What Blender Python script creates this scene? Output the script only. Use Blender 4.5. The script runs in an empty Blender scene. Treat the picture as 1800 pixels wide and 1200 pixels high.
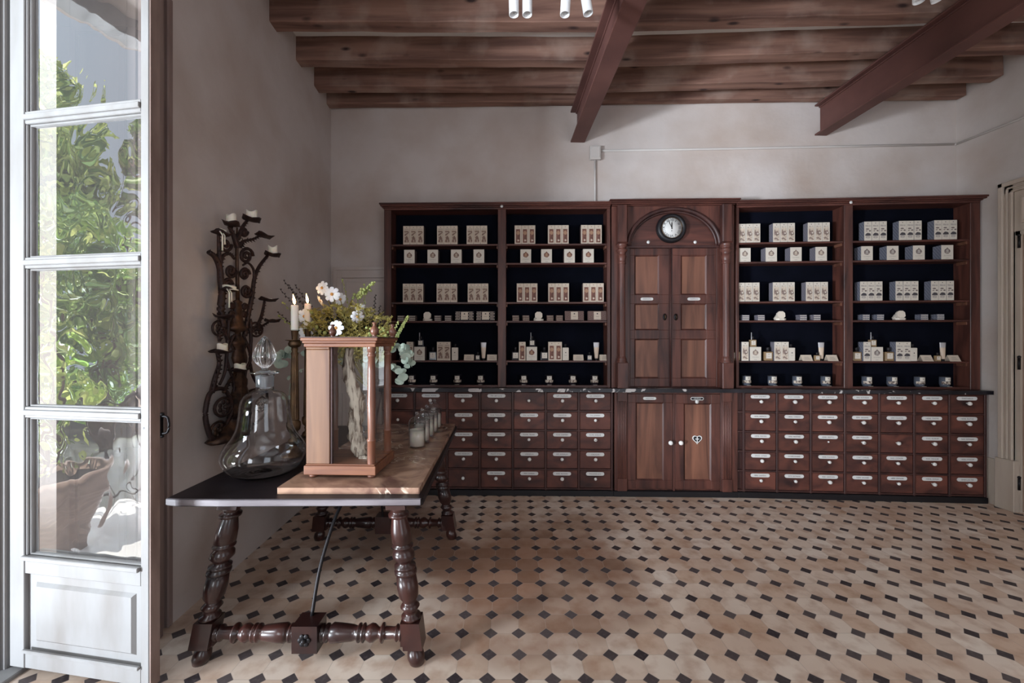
import bpy, bmesh, math, random
from math import sin, cos, pi, radians as R
from mathutils import Vector as V, Matrix as M
random.seed(7)
sc = bpy.context.scene
C = sc.collection
# ------------------------------------------------------------------ camera, light, exposure
F = 725.0; CX = 896.0; CY = 599.0; EYE = 1.5      # focal length in pixels of the 1800 px frame
cam = bpy.data.cameras.new('camera'); camo = bpy.data.objects.new('camera', cam); C.objects.link(camo)
camo.location = (0, 0, EYE); camo.rotation_euler = (pi/2, 0, 0)
cam.lens = F/1800*36; cam.sensor_width = 36; cam.shift_x = (900-CX)/1800; cam.shift_y = -(600-CY)/1800
cam.clip_start = .05
sc.camera = camo
sc.view_settings.view_transform = 'Standard'; sc.view_settings.look = 'None'
sc.view_settings.gamma = 1; sc.view_settings.use_curve_mapping = False
sc.view_settings.exposure = 0.0
w = bpy.data.worlds.new('world'); sc.world = w; w.use_nodes = True
w.node_tree.nodes['Background'].inputs[0].default_value = (.72, .84, 1, 1)
w.node_tree.nodes['Background'].inputs[1].default_value = 1.2

def lamp(name, kind, loc, direction, energy, color, size=None, size_y=None, portal=False):
    l = bpy.data.lights.new(name, kind); o = bpy.data.objects.new(name, l); C.objects.link(o)
    o.location = loc; o.rotation_euler = V(direction).to_track_quat('-Z', 'Y').to_euler()
    l.energy = energy; l.color = color
    if kind == 'AREA':
        l.shape = 'RECTANGLE'; l.size = size; l.size_y = size_y
        if portal: l.cycles.is_portal = True
    return o
sc.cycles.transparent_max_bounces = 32
sun = lamp('sun', 'SUN', (-4, 3, 8), (.05, -.45, -.89), 10.0, (1, .95, .86)); sun.data.angle = R(.6)
# daylight thrown back up by the sunlit ground of the garden outside the open door
lamp('sunlit_ground_bounce', 'AREA', (-7.5, -2.9, .35), (1, .62, .2), 2000, (.83, .91, 1), 1.5, 1.0)
# open sky above the garden, through the door
lamp('sky_daylight', 'AREA', (-6.0, -1.9, 4.3), (1, .5, -.42), 300, (.86, .93, 1), 1.5, 1.5)
lamp('unseen_left_fill', 'AREA', (-1.84, -1.15, 1.6), (1, .4, -.0), 135, (.87, .93, 1), 3.0, 1.4)  # added fill lamp in an unseen left-wall opening, brightens right wall and floor
lamp('unseen_rear_fill', 'AREA', (2.1, -2.28, 1.75), (.1, 1, -.2), 38, (.88, .94, 1), 2.0, 3.1)  # added fill lamp at an unseen front-wall opening behind the camera
# ------------------------------------------------------------------ helpers
def px(x, y, Y): return V(((x-CX)*Y/F, Y, EYE-(y-CY)*Y/F))

def tag(o, label=None, cat=None, group=None, kind=None):
    if label: o['label'] = label
    if cat: o['category'] = cat
    if group: o['group'] = group
    if kind: o['kind'] = kind
    return o

def empty(name, loc=(0, 0, 0), rz=0, label=None, cat=None, group=None, kind=None):
    o = bpy.data.objects.new(name, None); C.objects.link(o); o.location = loc; o.rotation_euler = (0, 0, rz)
    o.empty_display_size = .05
    return tag(o, label, cat, group, kind)

class MB:
    def __init__(s): s.v = []; s.f = []; s.m = []; s.sm = []
    def add(s, vs, fs, mi=0, smooth=False, T=None):
        b = len(s.v)
        s.v += [tuple(T @ V(p)) if T is not None else tuple(p) for p in vs]
        for f in fs: s.f.append(tuple(b+i for i in f)); s.m.append(mi); s.sm.append(smooth)
        return s
    def box(s, x0, x1, y0, y1, z0, z1, mi=0, T=None):
        vs = [(x0,y0,z0),(x1,y0,z0),(x1,y1,z0),(x0,y1,z0),(x0,y0,z1),(x1,y0,z1),(x1,y1,z1),(x0,y1,z1)]
        return s.add(vs, [(0,3,2,1),(4,5,6,7),(0,1,5,4),(1,2,6,5),(2,3,7,6),(3,0,4,7)], mi, False, T)
    def prism(s, poly, z0, z1, mi=0, T=None, smooth=False):
        n = len(poly)
        vs = [(p[0], p[1], z0) for p in poly]+[(p[0], p[1], z1) for p in poly]
        s.add(vs, [tuple(range(n))[::-1], tuple(range(n, 2*n))], mi, False, T)
        return s.add(vs, [(i, (i+1) % n, n+(i+1) % n, n+i) for i in range(n)], mi, smooth, T)
    def lathe(s, prof, seg=20, mi=0, T=None, smooth=True, fl=0, nf=12):
        n = len(prof); vs = []
        for (r, z) in prof:
            for k in range(seg):
                a = 2*pi*k/seg; rr = r*(1-fl*(.5+.5*cos(nf*a))) if fl else r
                vs.append((rr*cos(a), rr*sin(a), z))
        fs = [(i*seg+k, i*seg+(k+1) % seg, (i+1)*seg+(k+1) % seg, (i+1)*seg+k) for i in range(n-1) for k in range(seg)]
        s.add(vs, fs, mi, smooth, T)
        if prof[0][0] > 1e-4: s.add(vs[:seg], [tuple(range(seg))[::-1]], mi, False, T)
        if prof[-1][0] > 1e-4: s.add(vs[-seg:], [tuple(range(seg))], mi, False, T)
        return s
    def tube(s, pts, r, seg=8, mi=0, T=None, flat=1.0, nrm=None):
        pts = [V(p) for p in pts]; n = len(pts); vs = []
        rs = r if isinstance(r, (list, tuple)) else [r]*n
        up = V(nrm) if nrm else V((0, 0, 1))
        for i, p in enumerate(pts):
            t = (pts[min(i+1, n-1)]-pts[max(i-1, 0)]).normalized()
            u = up.cross(t)
            if u.length < .05: u = V((1, 0, 0)).cross(t)
            u.normalize(); w_ = t.cross(u)
            for k in range(seg):
                a = 2*pi*k/seg
                vs.append(p+u*rs[i]*cos(a)+w_*rs[i]*sin(a)*flat)
        fs = [(i*seg+k, i*seg+(k+1) % seg, (i+1)*seg+(k+1) % seg, (i+1)*seg+k) for i in range(n-1) for k in range(seg)]
        fs += [tuple(range(seg))[::-1], tuple(range((n-1)*seg, n*seg))]
        return s.add(vs, fs, mi, True, T)
    def ball(s, c, r, mi=0, seg=10, sq=(1, 1, 1), T=None):
        n = max(4, seg//2+1)
        TT = M.Translation(V(c)) @ M.Diagonal((*sq, 1))
        if T is not None: TT = T @ TT
        return s.lathe([(r*sin(pi*i/n)+1e-5, -r*cos(pi*i/n)) for i in range(n+1)], seg, mi, TT)
    def build(s, name, mats, parent=None, loc=None, rot=None, bevel=0, bseg=1):
        me = bpy.data.meshes.new(name); me.from_pydata(s.v, [], s.f)
        for m_ in (mats if isinstance(mats, (list, tuple)) else [mats]): me.materials.append(m_)
        me.polygons.foreach_set('material_index', s.m); me.polygons.foreach_set('use_smooth', s.sm); me.update()
        return place(name, me, parent, loc, rot, bevel, bseg)
def place(name, me, parent=None, loc=None, rot=None, bevel=0, bseg=1):
    o = bpy.data.objects.new(name, me); C.objects.link(o)
    if parent is not None: o.parent = parent
    if loc is not None: o.location = loc
    if rot is not None: o.rotation_euler = rot
    if bevel:
        b = o.modifiers.new('bevel', 'BEVEL'); b.width = bevel; b.segments = bseg; b.limit_method = 'ANGLE'; b.angle_limit = R(40)
    return o
def catmull(pts, n=6):
    pts = [V(p) for p in pts]; out = []
    for i in range(len(pts)-1):
        p0 = pts[max(i-1, 0)]; p1 = pts[i]; p2 = pts[i+1]; p3 = pts[min(i+2, len(pts)-1)]
        for k in range(n):
            t = k/n
            out.append(.5*((2*p1)+(p2-p0)*t+(2*p0-5*p1+4*p2-p3)*t*t+(3*p1-p0-3*p2+p3)*t*t*t))
    return out+[pts[-1]]
def align(a, b):
    """matrix taking local +Z at the origin to the segment a>b"""
    a = V(a); b = V(b)
    return M.Translation(a) @ (b-a).to_track_quat('Z', 'Y').to_matrix().to_4x4()
_txt = {}
def text_geo(s, size=1.0):
    if s not in _txt:
        cu = bpy.data.curves.new('t', 'FONT'); cu.body = s; cu.size = 1; cu.align_x = 'CENTER'; cu.align_y = 'CENTER'; cu.resolution_u = 2
        o = bpy.data.objects.new('t', cu); C.objects.link(o)
        dg = bpy.context.evaluated_depsgraph_get(); me = bpy.data.meshes.new_from_object(o.evaluated_get(dg))
        _txt[s] = ([tuple(v.co) for v in me.vertices], [tuple(p.vertices) for p in me.polygons])
        bpy.data.objects.remove(o); bpy.data.curves.remove(cu); bpy.data.meshes.remove(me)
    return _txt[s]
def put_text(mb, s, w_, h_, T, mi):
    vs, fs = text_geo(s)
    if not vs: return
    x0 = min(v[0] for v in vs); x1 = max(v[0] for v in vs); y0 = min(v[1] for v in vs); y1 = max(v[1] for v in vs)
    k = min(w_/(x1-x0), h_/(y1-y0)*1.15); ky = min(h_/(y1-y0), k*1.6)
    mb.add([((v[0]-(x0+x1)/2)*k, (v[1]-(y0+y1)/2)*ky, 0) for v in vs], fs, mi, False, T)
# ------------------------------------------------------------------ materials
def srgb(c):
    return tuple(((x/255)/12.92 if x/255 <= .04045 else ((x/255+.055)/1.055)**2.4) for x in c)+(1,)
def mat(name, c1, rough=.6, metal=0, c2=None, scale=(4, 4, 4), detail=5, bump=0, bscale=None, rnd=0, spec=.5, contrast=(.35, .7), coords='Object', trans=0, ior=1.45, emis=None, dist=0.0, coat=0, sub=0):
    m = bpy.data.materials.new(name); m.use_nodes = True; nt = m.node_tree; b = nt.nodes['Principled BSDF']
    b.inputs['Base Color'].default_value = srgb(c1); b.inputs['Roughness'].default_value = rough; b.inputs['Metallic'].default_value = metal
    b.inputs['Specular IOR Level'].default_value = spec; b.inputs['IOR'].default_value = ior
    b.inputs['Transmission Weight'].default_value = trans; b.inputs['Coat Weight'].default_value = coat
    if sub: b.inputs['Subsurface Weight'].default_value = sub; b.inputs['Subsurface Scale'].default_value = .02
    if emis: b.inputs['Emission Color'].default_value = srgb(emis[0]); b.inputs['Emission Strength'].default_value = emis[1]
    tc = nt.nodes.new('ShaderNodeTexCoord'); mp = nt.nodes.new('ShaderNodeMapping'); mp.inputs['Scale'].default_value = scale
    nt.links.new(tc.outputs[coords], mp.inputs['Vector']); src = mp.outputs['Vector']
    if rnd:
        oi = nt.nodes.new('ShaderNodeObjectInfo'); vm = nt.nodes.new('ShaderNodeVectorMath'); vm.operation = 'ADD'
        sc_ = nt.nodes.new('ShaderNodeMath'); sc_.operation = 'MULTIPLY'; sc_.inputs[1].default_value = 37
        nt.links.new(oi.outputs['Random'], sc_.inputs[0]); nt.links.new(src, vm.inputs[0]); nt.links.new(sc_.outputs[0], vm.inputs[1]); src = vm.outputs[0]
    if c2 is not None:
        n = nt.nodes.new('ShaderNodeTexNoise'); n.inputs['Scale'].default_value = 1; n.inputs['Detail'].default_value = detail; n.inputs['Distortion'].default_value = dist
        nt.links.new(src, n.inputs['Vector'])
        r = nt.nodes.new('ShaderNodeMapRange'); r.inputs[1].default_value = contrast[0]; r.inputs[2].default_value = contrast[1]
        nt.links.new(n.outputs['Fac'], r.inputs[0])
        mx = nt.nodes.new('ShaderNodeMix'); mx.data_type = 'RGBA'; mx.inputs[6].default_value = srgb(c1); mx.inputs[7].default_value = srgb(c2)
        nt.links.new(r.outputs[0], mx.inputs[0]); out = mx.outputs[2]
        if rnd:
            hs = nt.nodes.new('ShaderNodeHueSaturation'); mr = nt.nodes.new('ShaderNodeMapRange'); mr.inputs[3].default_value = 1-rnd; mr.inputs[4].default_value = 1+rnd
            nt.links.new(oi.outputs['Random'], mr.inputs[0]); nt.links.new(mr.outputs[0], hs.inputs['Value']); nt.links.new(out, hs.inputs['Color']); out = hs.outputs[0]
        nt.links.new(out, b.inputs['Base Color'])
    if bump:
        n2 = nt.nodes.new('ShaderNodeTexNoise'); n2.inputs['Scale'].default_value = bscale or 1; n2.inputs['Detail'].default_value = 6
        nt.links.new(src if bscale is None else tc.outputs[coords], n2.inputs['Vector'])
        bp = nt.nodes.new('ShaderNodeBump'); bp.inputs['Strength'].default_value = bump; bp.inputs['Distance'].default_value = .02
        nt.links.new(n2.outputs['Fac'], bp.inputs['Height']); nt.links.new(bp.outputs[0], b.inputs['Normal'])
    return m
def thin_glass(name, tint=(1, 1, 1, 1), rough=0.0, bump=0.0, bs=3, ior=1.5, dirt=0, refl=1.6):
    """a window pane: transparent with a Fresnel mirror reflection, slightly wavy"""
    m = bpy.data.materials.new(name); m.use_nodes = True; nt = m.node_tree; nt.nodes.clear()
    o = nt.nodes.new('ShaderNodeOutputMaterial'); t = nt.nodes.new('ShaderNodeBsdfTransparent'); g = nt.nodes.new('ShaderNodeBsdfGlossy')
    t.inputs[0].default_value = tint; g.inputs['Roughness'].default_value = rough
    fr = nt.nodes.new('ShaderNodeFresnel'); ge = nt.nodes.new('ShaderNodeNewGeometry'); im = nt.nodes.new('ShaderNodeMapRange')
    im.inputs[3].default_value = ior; im.inputs[4].default_value = 1/ior; nt.links.new(ge.outputs['Backfacing'], im.inputs[0]); nt.links.new(im.outputs[0], fr.inputs[0])
    mu = nt.nodes.new('ShaderNodeMath'); mu.operation = 'MULTIPLY'; mu.inputs[1].default_value = refl; mu.use_clamp = True
    mx = nt.nodes.new('ShaderNodeMixShader'); nt.links.new(fr.outputs[0], mu.inputs[0]); nt.links.new(mu.outputs[0], mx.inputs[0])
    nt.links.new(t.outputs[0], mx.inputs[1]); nt.links.new(g.outputs[0], mx.inputs[2]); out = mx.outputs[0]
    if bump:
        tc = nt.nodes.new('ShaderNodeTexCoord'); n = nt.nodes.new('ShaderNodeTexNoise'); n.inputs['Scale'].default_value = bs; n.inputs['Detail'].default_value = 1; n.inputs['Distortion'].default_value = .6
        bp = nt.nodes.new('ShaderNodeBump'); bp.inputs['Strength'].default_value = bump; bp.inputs['Distance'].default_value = .02
        nt.links.new(tc.outputs['Object'], n.inputs['Vector']); nt.links.new(n.outputs['Fac'], bp.inputs['Height']); nt.links.new(bp.outputs[0], g.inputs['Normal'])
    if dirt:
        d = nt.nodes.new('ShaderNodeBsdfDiffuse'); d.inputs[0].default_value = (.8, .8, .8, 1); m2 = nt.nodes.new('ShaderNodeMixShader'); m2.inputs[0].default_value = dirt
        nt.links.new(out, m2.inputs[1]); nt.links.new(d.outputs[0], m2.inputs[2]); out = m2.outputs[0]
    nt.links.new(out, o.inputs[0]); return m

def floor_material():
    m = bpy.data.materials.new('octagon_tiles'); m.use_nodes = True; nt = m.node_tree; b = nt.nodes['Principled BSDF']
    N = nt.nodes.new; L = nt.links.new
    def math_(op, a, b_=None, c=None):
        n = N('ShaderNodeMath'); n.operation = op
        for i, x in enumerate((a, b_, c)):
            if x is None: continue
            if isinstance(x, (int, float)): n.inputs[i].default_value = x
            else: L(x, n.inputs[i])
        return n.outputs[0]
    tc = N('ShaderNodeTexCoord'); sp = N('ShaderNodeSeparateXYZ')
    # slightly hand-laid: warp coordinates a little
    nz = N('ShaderNodeTexNoise'); nz.inputs['Scale'].default_value = 1.3; nz.inputs['Detail'].default_value = 2; L(tc.outputs['Object'], nz.inputs['Vector'])
    vm = N('ShaderNodeVectorMath'); vm.operation = 'SUBTRACT'; vm.inputs[1].default_value = (.5, .5, .5); L(nz.outputs['Color'], vm.inputs[0])
    vs = N('ShaderNodeVectorMath'); vs.operation = 'SCALE'; vs.inputs['Scale'].default_value = .012; L(vm.outputs[0], vs.inputs[0])
    va = N('ShaderNodeVectorMath'); va.operation = 'ADD'; L(tc.outputs['Object'], va.inputs[0]); L(vs.outputs[0], va.inputs[1])
    L(va.outputs[0], sp.inputs[0])
    S = .1453
    X = math_('DIVIDE', math_('SUBTRACT', sp.outputs[0], .0455), S); Y = math_('DIVIDE', math_('SUBTRACT', sp.outputs[1], 1.972), S)
    rx = math_('ROUND', X); ry = math_('ROUND', Y)
    dx = math_('ABSOLUTE', math_('SUBTRACT', X, rx)); dy = math_('ABSOLUTE', math_('SUBTRACT', Y, ry))
    dd = math_('ADD', dx, dy)
    dia = math_('LESS_THAN', dd, .262)
    g1 = math_('LESS_THAN', math_('ABSOLUTE', math_('SUBTRACT', dd, .268)), .012)
    g2 = math_('LESS_THAN', math_('MINIMUM', dx, dy), .012)
    grout = math_('MAXIMUM', g1, math_('MULTIPLY', g2, math_('SUBTRACT', 1, dia)))
    # per tile random
    def wn(a, b_, w_):
        cb = N('ShaderNodeCombineXYZ'); L(a, cb.inputs[0]); L(b_, cb.inputs[1]); cb.inputs[2].default_value = w_
        n = N('ShaderNodeTexWhiteNoise'); L(cb.outputs[0], n.inputs[0]); return n.outputs['Value']
    ro = wn(math_('FLOOR', X), math_('FLOOR', Y), 1.0); rd = wn(rx, ry, 2.0)
    def mix(f, a, b_, blend='MIX'):
        n = N('ShaderNodeMix'); n.data_type = 'RGBA'; n.blend_type = blend
        if isinstance(f, (int, float)): n.inputs[0].default_value = f
        else: L(f, n.inputs[0])
        for i, x in ((6, a), (7, b_)):
            if isinstance(x, tuple): n.inputs[i].default_value = x
            else: L(x, n.inputs[i])
        return n.outputs[2]
    octc = mix(ro, srgb((210, 182, 160)), srgb((232, 218, 204)))
    n1 = N('ShaderNodeTexNoise'); n1.inputs['Scale'].default_value = 9; n1.inputs['Detail'].default_value = 6; L(tc.outputs['Object'], n1.inputs['Vector'])
    mr = N('ShaderNodeMapRange'); mr.inputs[1].default_value = .46; mr.inputs[2].default_value = .78; mr.inputs[4].default_value = .75; L(n1.outputs['Fac'], mr.inputs[0])
    octc = mix(mr.outputs[0], octc, srgb((166, 122, 92)))
    st = N('ShaderNodeTexNoise'); st.inputs['Scale'].default_value = 1.1; st.inputs['Detail'].default_value = 4; L(tc.outputs['Object'], st.inputs['Vector'])
    ms = N('ShaderNodeMapRange'); ms.inputs[1].default_value = .5; ms.inputs[2].default_value = .72; ms.inputs[4].default_value = .55; L(st.outputs['Fac'], ms.inputs[0])
    octc = mix(ms.outputs[0], octc, srgb((168, 122, 92)))
    # old worn brown stains, also painting the floor's shade mid-room into its colour
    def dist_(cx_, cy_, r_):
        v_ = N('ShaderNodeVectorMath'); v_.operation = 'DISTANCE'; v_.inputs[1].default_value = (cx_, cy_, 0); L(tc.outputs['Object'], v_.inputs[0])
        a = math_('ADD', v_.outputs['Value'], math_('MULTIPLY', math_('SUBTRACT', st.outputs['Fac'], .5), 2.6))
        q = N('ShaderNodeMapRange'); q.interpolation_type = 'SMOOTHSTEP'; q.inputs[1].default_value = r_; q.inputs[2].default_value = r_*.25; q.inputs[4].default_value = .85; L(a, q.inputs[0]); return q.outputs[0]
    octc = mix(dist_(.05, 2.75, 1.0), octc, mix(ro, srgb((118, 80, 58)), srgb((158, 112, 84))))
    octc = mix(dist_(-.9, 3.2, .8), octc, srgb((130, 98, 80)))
    diac = mix(rd, srgb((52, 44, 48)), srgb((92, 82, 82)))
    n3 = N('ShaderNodeTexNoise'); n3.inputs['Scale'].default_value = 60; n3.inputs['Detail'].default_value = 4; L(tc.outputs['Object'], n3.inputs['Vector'])
    mr3 = N('ShaderNodeMapRange'); mr3.inputs[1].default_value = .5; mr3.inputs[2].default_value = .75; mr3.inputs[4].default_value = .4; L(n3.outputs['Fac'], mr3.inputs[0])
    diac = mix(mr3.outputs[0], diac, srgb((120, 110, 108)))
    col = mix(dia, octc, diac)
    col = mix(math_('MULTIPLY', grout, .45), col, mix(n1.outputs['Fac'], srgb((120, 98, 84)), srgb((222, 208, 194))))
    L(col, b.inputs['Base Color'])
    rr = N('ShaderNodeMapRange'); rr.inputs[3].default_value = .42; rr.inputs[4].default_value = .7; L(n1.outputs['Fac'], rr.inputs[0]); L(rr.outputs[0], b.inputs['Roughness'])
    bp = N('ShaderNodeBump'); bp.inputs['Strength'].default_value = .35; bp.inputs['Distance'].default_value = .004
    hh = math_('SUBTRACT', n1.outputs['Fac'], math_('MULTIPLY', grout, .5)); L(hh, bp.inputs['Height']); L(bp.outputs[0], b.inputs['Normal'])
    return m
def marble_material(name, base, vein, dark):
    m = mat(name, base, .25, c2=dark, scale=(4, 4, 4), detail=9, contrast=(.38, .66), dist=2.0)
    nt = m.node_tree; b = nt.nodes['Principled BSDF']; old = b.inputs['Base Color'].links[0].from_socket
    tc = nt.nodes.new('ShaderNodeTexCoord'); n = nt.nodes.new('ShaderNodeTexNoise'); n.inputs['Scale'].default_value = 2.3; n.inputs['Detail'].default_value = 5; n.inputs['Distortion'].default_value = .8
    nt.links.new(tc.outputs['Object'], n.inputs['Vector'])
    a = nt.nodes.new('ShaderNodeMath'); a.operation = 'SUBTRACT'; a.inputs[1].default_value = .5; nt.links.new(n.outputs['Fac'], a.inputs[0])
    ab = nt.nodes.new('ShaderNodeMath'); ab.operation = 'ABSOLUTE'; nt.links.new(a.outputs[0], ab.inputs[0])
    lt = nt.nodes.new('ShaderNodeMapRange'); lt.inputs[1].default_value = .007; lt.inputs[2].default_value = 0; nt.links.new(ab.outputs[0], lt.inputs[0])
    mx = nt.nodes.new('ShaderNodeMix'); mx.data_type = 'RGBA'; mx.inputs[7].default_value = srgb(vein)
    nt.links.new(lt.outputs[0], mx.inputs[0]); nt.links.new(old, mx.inputs[6]); nt.links.new(mx.outputs[2], b.inputs['Base Color'])
    return m
def black_marble():
    m = mat('black_marble', (22, 22, 28), .3, c2=(40, 38, 44), scale=(5, 5, 5))
    nt = m.node_tree; b = nt.nodes['Principled BSDF']; old = b.inputs['Base Color'].links[0].from_socket
    tc = nt.nodes.new('ShaderNodeTexCoord'); n = nt.nodes.new('ShaderNodeTexNoise'); n.inputs['Scale'].default_value = 7; n.inputs['Detail'].default_value = 3; n.inputs['Distortion'].default_value = 1
    nt.links.new(tc.outputs['Object'], n.inputs['Vector'])
    r = nt.nodes.new('ShaderNodeMapRange'); r.inputs[1].default_value = .61; r.inputs[2].default_value = .63; nt.links.new(n.outputs['Fac'], r.inputs[0])
    mx = nt.nodes.new('ShaderNodeMix'); mx.data_type = 'RGBA'; mx.inputs[7].default_value = srgb((190, 186, 184))
    nt.links.new(r.outputs[0], mx.inputs[0]); nt.links.new(old, mx.inputs[6]); nt.links.new(mx.outputs[2], b.inputs['Base Color'])
    return m
def joist_material():
    m = mat('old_pine', (138, 104, 90), .8, c2=(94, 66, 57), scale=(.8, 14, 14), detail=9, bump=.4, coords='Object', dist=.5, contrast=(.38, .66))
    nt = m.node_tree; b = nt.nodes['Principled BSDF']; old = b.inputs['Base Color'].links[0].from_socket
    tc = nt.nodes.new('ShaderNodeTexCoord'); N = nt.nodes.new
    # pale lime-wash patches
    n = N('ShaderNodeTexNoise'); n.inputs['Scale'].default_value = 3; n.inputs['Detail'].default_value = 6; nt.links.new(tc.outputs['Object'], n.inputs['Vector'])
    r = N('ShaderNodeMapRange'); r.inputs[1].default_value = .5; r.inputs[2].default_value = .8; r.inputs[4].default_value = .7; nt.links.new(n.outputs['Fac'], r.inputs[0])
    mx = N('ShaderNodeMix'); mx.data_type = 'RGBA'; mx.inputs[7].default_value = srgb((172, 152, 140)); nt.links.new(r.outputs[0], mx.inputs[0]); nt.links.new(old, mx.inputs[6])
    # knots
    mp = N('ShaderNodeMapping'); mp.inputs['Scale'].default_value = (2.6, 6.5, 6.5); nt.links.new(tc.outputs['Object'], mp.inputs[0])
    v = N('ShaderNodeTexVoronoi'); v.inputs['Scale'].default_value = 1; nt.links.new(mp.outputs[0], v.inputs['Vector'])
    k = N('ShaderNodeMapRange'); k.inputs[1].default_value = .15; k.inputs[2].default_value = .06; nt.links.new(v.outputs['Distance'], k.inputs[0])
    m2 = N('ShaderNodeMix'); m2.data_type = 'RGBA'; m2.inputs[7].default_value = srgb((48, 30, 28)); nt.links.new(k.outputs[0], m2.inputs[0]); nt.links.new(mx.outputs[2], m2.inputs[6])
    nt.links.new(m2.outputs[2], b.inputs['Base Color']); return m
MT = {}
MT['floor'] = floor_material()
MT['wall'] = mat('lime_plaster', (198, 189, 185), .9, c2=(176, 160, 150), scale=(1.6, 1.6, 1.6), detail=9, contrast=(.4, .75), bump=.35, bscale=5)
MT['ceil'] = mat('white_ceiling', (225, 224, 222), .9)
MT['joist'] = joist_material()
MT['steel'] = mat('red_oxide_steel', (102, 68, 62), .55, c2=(84, 55, 51), scale=(3, 3, 3), spec=.4)
MT['mahog'] = mat('mahogany', (94, 56, 47), .4, c2=(50, 30, 28), scale=(14, 14, 1.6), detail=6, rnd=.12, dist=.8, bump=.05)
MT['mahogx'] = mat('mahogany_rail', (92, 54, 46), .4, c2=(50, 30, 28), scale=(1.6, 14, 14), detail=6, rnd=.1, dist=.8)
MT['drawer'] = mat('drawer_wood', (100, 58, 48), .48, c2=(48, 29, 29), scale=(4, 9, 7), detail=6, rnd=.22, dist=1.0, bump=.05, contrast=(.36, .72))
MT['panelw'] = mat('panel_wood', (126, 84, 66), .42, c2=(76, 48, 40), scale=(9, 9, .9), detail=6, rnd=.1, dist=1.2)
MT['darkw'] = mat('dark_frame_wood', (72, 44, 40), .45, c2=(46, 28, 28), scale=(10, 10, 2), detail=5)
MT['navy'] = mat('navy_painted_back', (7, 9, 18), .9, c2=(11, 13, 24), scale=(6, 6, 6), spec=.08)
MT['blackp'] = mat('black_paint', (20, 18, 22), .5)
MT['porc'] = mat('white_porcelain', (222, 220, 216), .25)
MT['enamel'] = mat('white_enamel', (214, 214, 212), .3)
MT['ink'] = mat('ink', (70, 66, 70), .8)
MT['inkd'] = mat('black_ink', (26, 24, 28), .7)
MT['card'] = mat('cream_card', (198, 184, 168), .7)
MT['cardw'] = mat('white_card', (204, 196, 184), .7)
MT['bmarble'] = black_marble()
MT['marble'] = marble_material('rose_marble', (176, 142, 120), (222, 204, 184), (112, 82, 72))
MT['tablew'] = mat('blackened_oak', (34, 26, 29), .4, c2=(20, 16, 20), scale=(3, 14, 14), detail=5, spec=.3)
MT['edge'] = mat('worn_grey_oak', (124, 118, 122), .4, c2=(84, 76, 80), scale=(3, 20, 20), detail=5)
MT['legw'] = mat('turned_walnut', (58, 30, 25), .3, c2=(28, 17, 18), scale=(5, 5, 5), detail=4, coat=.3)
MT['iron'] = mat('black_iron', (36, 34, 36), .45, metal=.6)
MT['pine'] = mat('honey_pine', (124, 88, 62), .48, c2=(92, 60, 42), scale=(14, 14, 1.4), detail=6, dist=1.2)
MT['pinex'] = mat('honey_pine_rail', (132, 86, 60), .42, c2=(94, 56, 42), scale=(2, 30, 30), detail=4, dist=.5)
MT['pined'] = mat('pine_turning', (120, 78, 60), .32, c2=(86, 52, 42), scale=(12, 12, 2), coat=.3)
MT['pane'] = thin_glass('case_glass', (.97, .98, .98, 1), ior=1.45)
MT['doorglass'] = thin_glass('old_wavy_glass', (.96, .97, .97, 1), bump=.24, bs=5.0, ior=1.6, dirt=.03, refl=4.2)
MT['glass'] = mat('clear_glass', (245, 247, 250), .0, trans=1, ior=1.45)
MT['frost'] = mat('ground_glass', (236, 240, 244), .35, trans=.75, ior=1.3)
MT['thin'] = thin_glass('thin_blown_glass', (.96, .97, .98, 1), ior=1.45)
MT['wax'] = mat('wax', (244, 236, 220), .5, sub=.3)
MT['waxc'] = mat('candle_wax', (238, 232, 222), .45, sub=.3)
MT['flame'] = mat('flame', (255, 210, 140), .5, emis=((255, 196, 120), 28))
MT['brass'] = mat('aged_brass', (124, 98, 72), .4, metal=.85, c2=(66, 52, 42), scale=(20, 20, 8))
MT['gilt'] = mat('worn_gilt_iron', (86, 62, 48), .45, metal=.5, c2=(38, 27, 26), scale=(18, 18, 18), detail=4, contrast=(.42, .6))
MT['rust'] = mat('rusty_wrought_iron', (52, 38, 37), .55, metal=.35, c2=(78, 50, 42), scale=(25, 25, 25), detail=4, contrast=(.5, .75))
MT['paint'] = mat('old_grey_paint', (134, 133, 133), .55, c2=(112, 106, 102), scale=(6, 6, 1.5), detail=6, bump=.15, contrast=(.45, .8))
MT['paintw'] = mat('brown_edge_paint', (134, 114, 106), .7, c2=(92, 72, 64), scale=(10, 10, 2.5), detail=5, bump=.25)
MT['jamb'] = mat('taupe_painted_wood', (142, 124, 118), .6, c2=(120, 100, 94), scale=(8, 8, 1.5), detail=5)
MT['beige'] = mat('beige_painted_wood', (196, 182, 168), .55, c2=(178, 162, 148), scale=(8, 8, 1.5), detail=5)
MT['beiged'] = mat('tan_door_paint', (158, 138, 122), .5, c2=(140, 118, 104), scale=(8, 8, 1.5), detail=5)
MT['spot'] = mat('white_powder_coat', (220, 222, 224), .35)
MT['conduit'] = mat('plaster_painted_conduit', (196, 190, 186), .6)
MT['leaf'] = mat('garden_leaf', (150, 182, 84), .4, c2=(84, 122, 66), scale=(3, 3, 3), detail=3, contrast=(.4, .6))
MT['leaf2'] = mat('pale_garden_leaf', (214, 222, 130), .4, c2=(150, 176, 96), scale=(4, 4, 4), detail=3)
MT['terra'] = mat('weathered_terracotta', (150, 128, 116), .8, c2=(120, 98, 88), scale=(6, 6, 14), detail=4)
MT['terrace'] = mat('white_terrace_paving', (226, 226, 226), .8, c2=(212, 210, 208), scale=(2, 2, 2))
MT['bark'] = mat('bark', (92, 76, 64), .9)
MT['soil'] = mat('soil', (60, 48, 40), .95)
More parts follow.
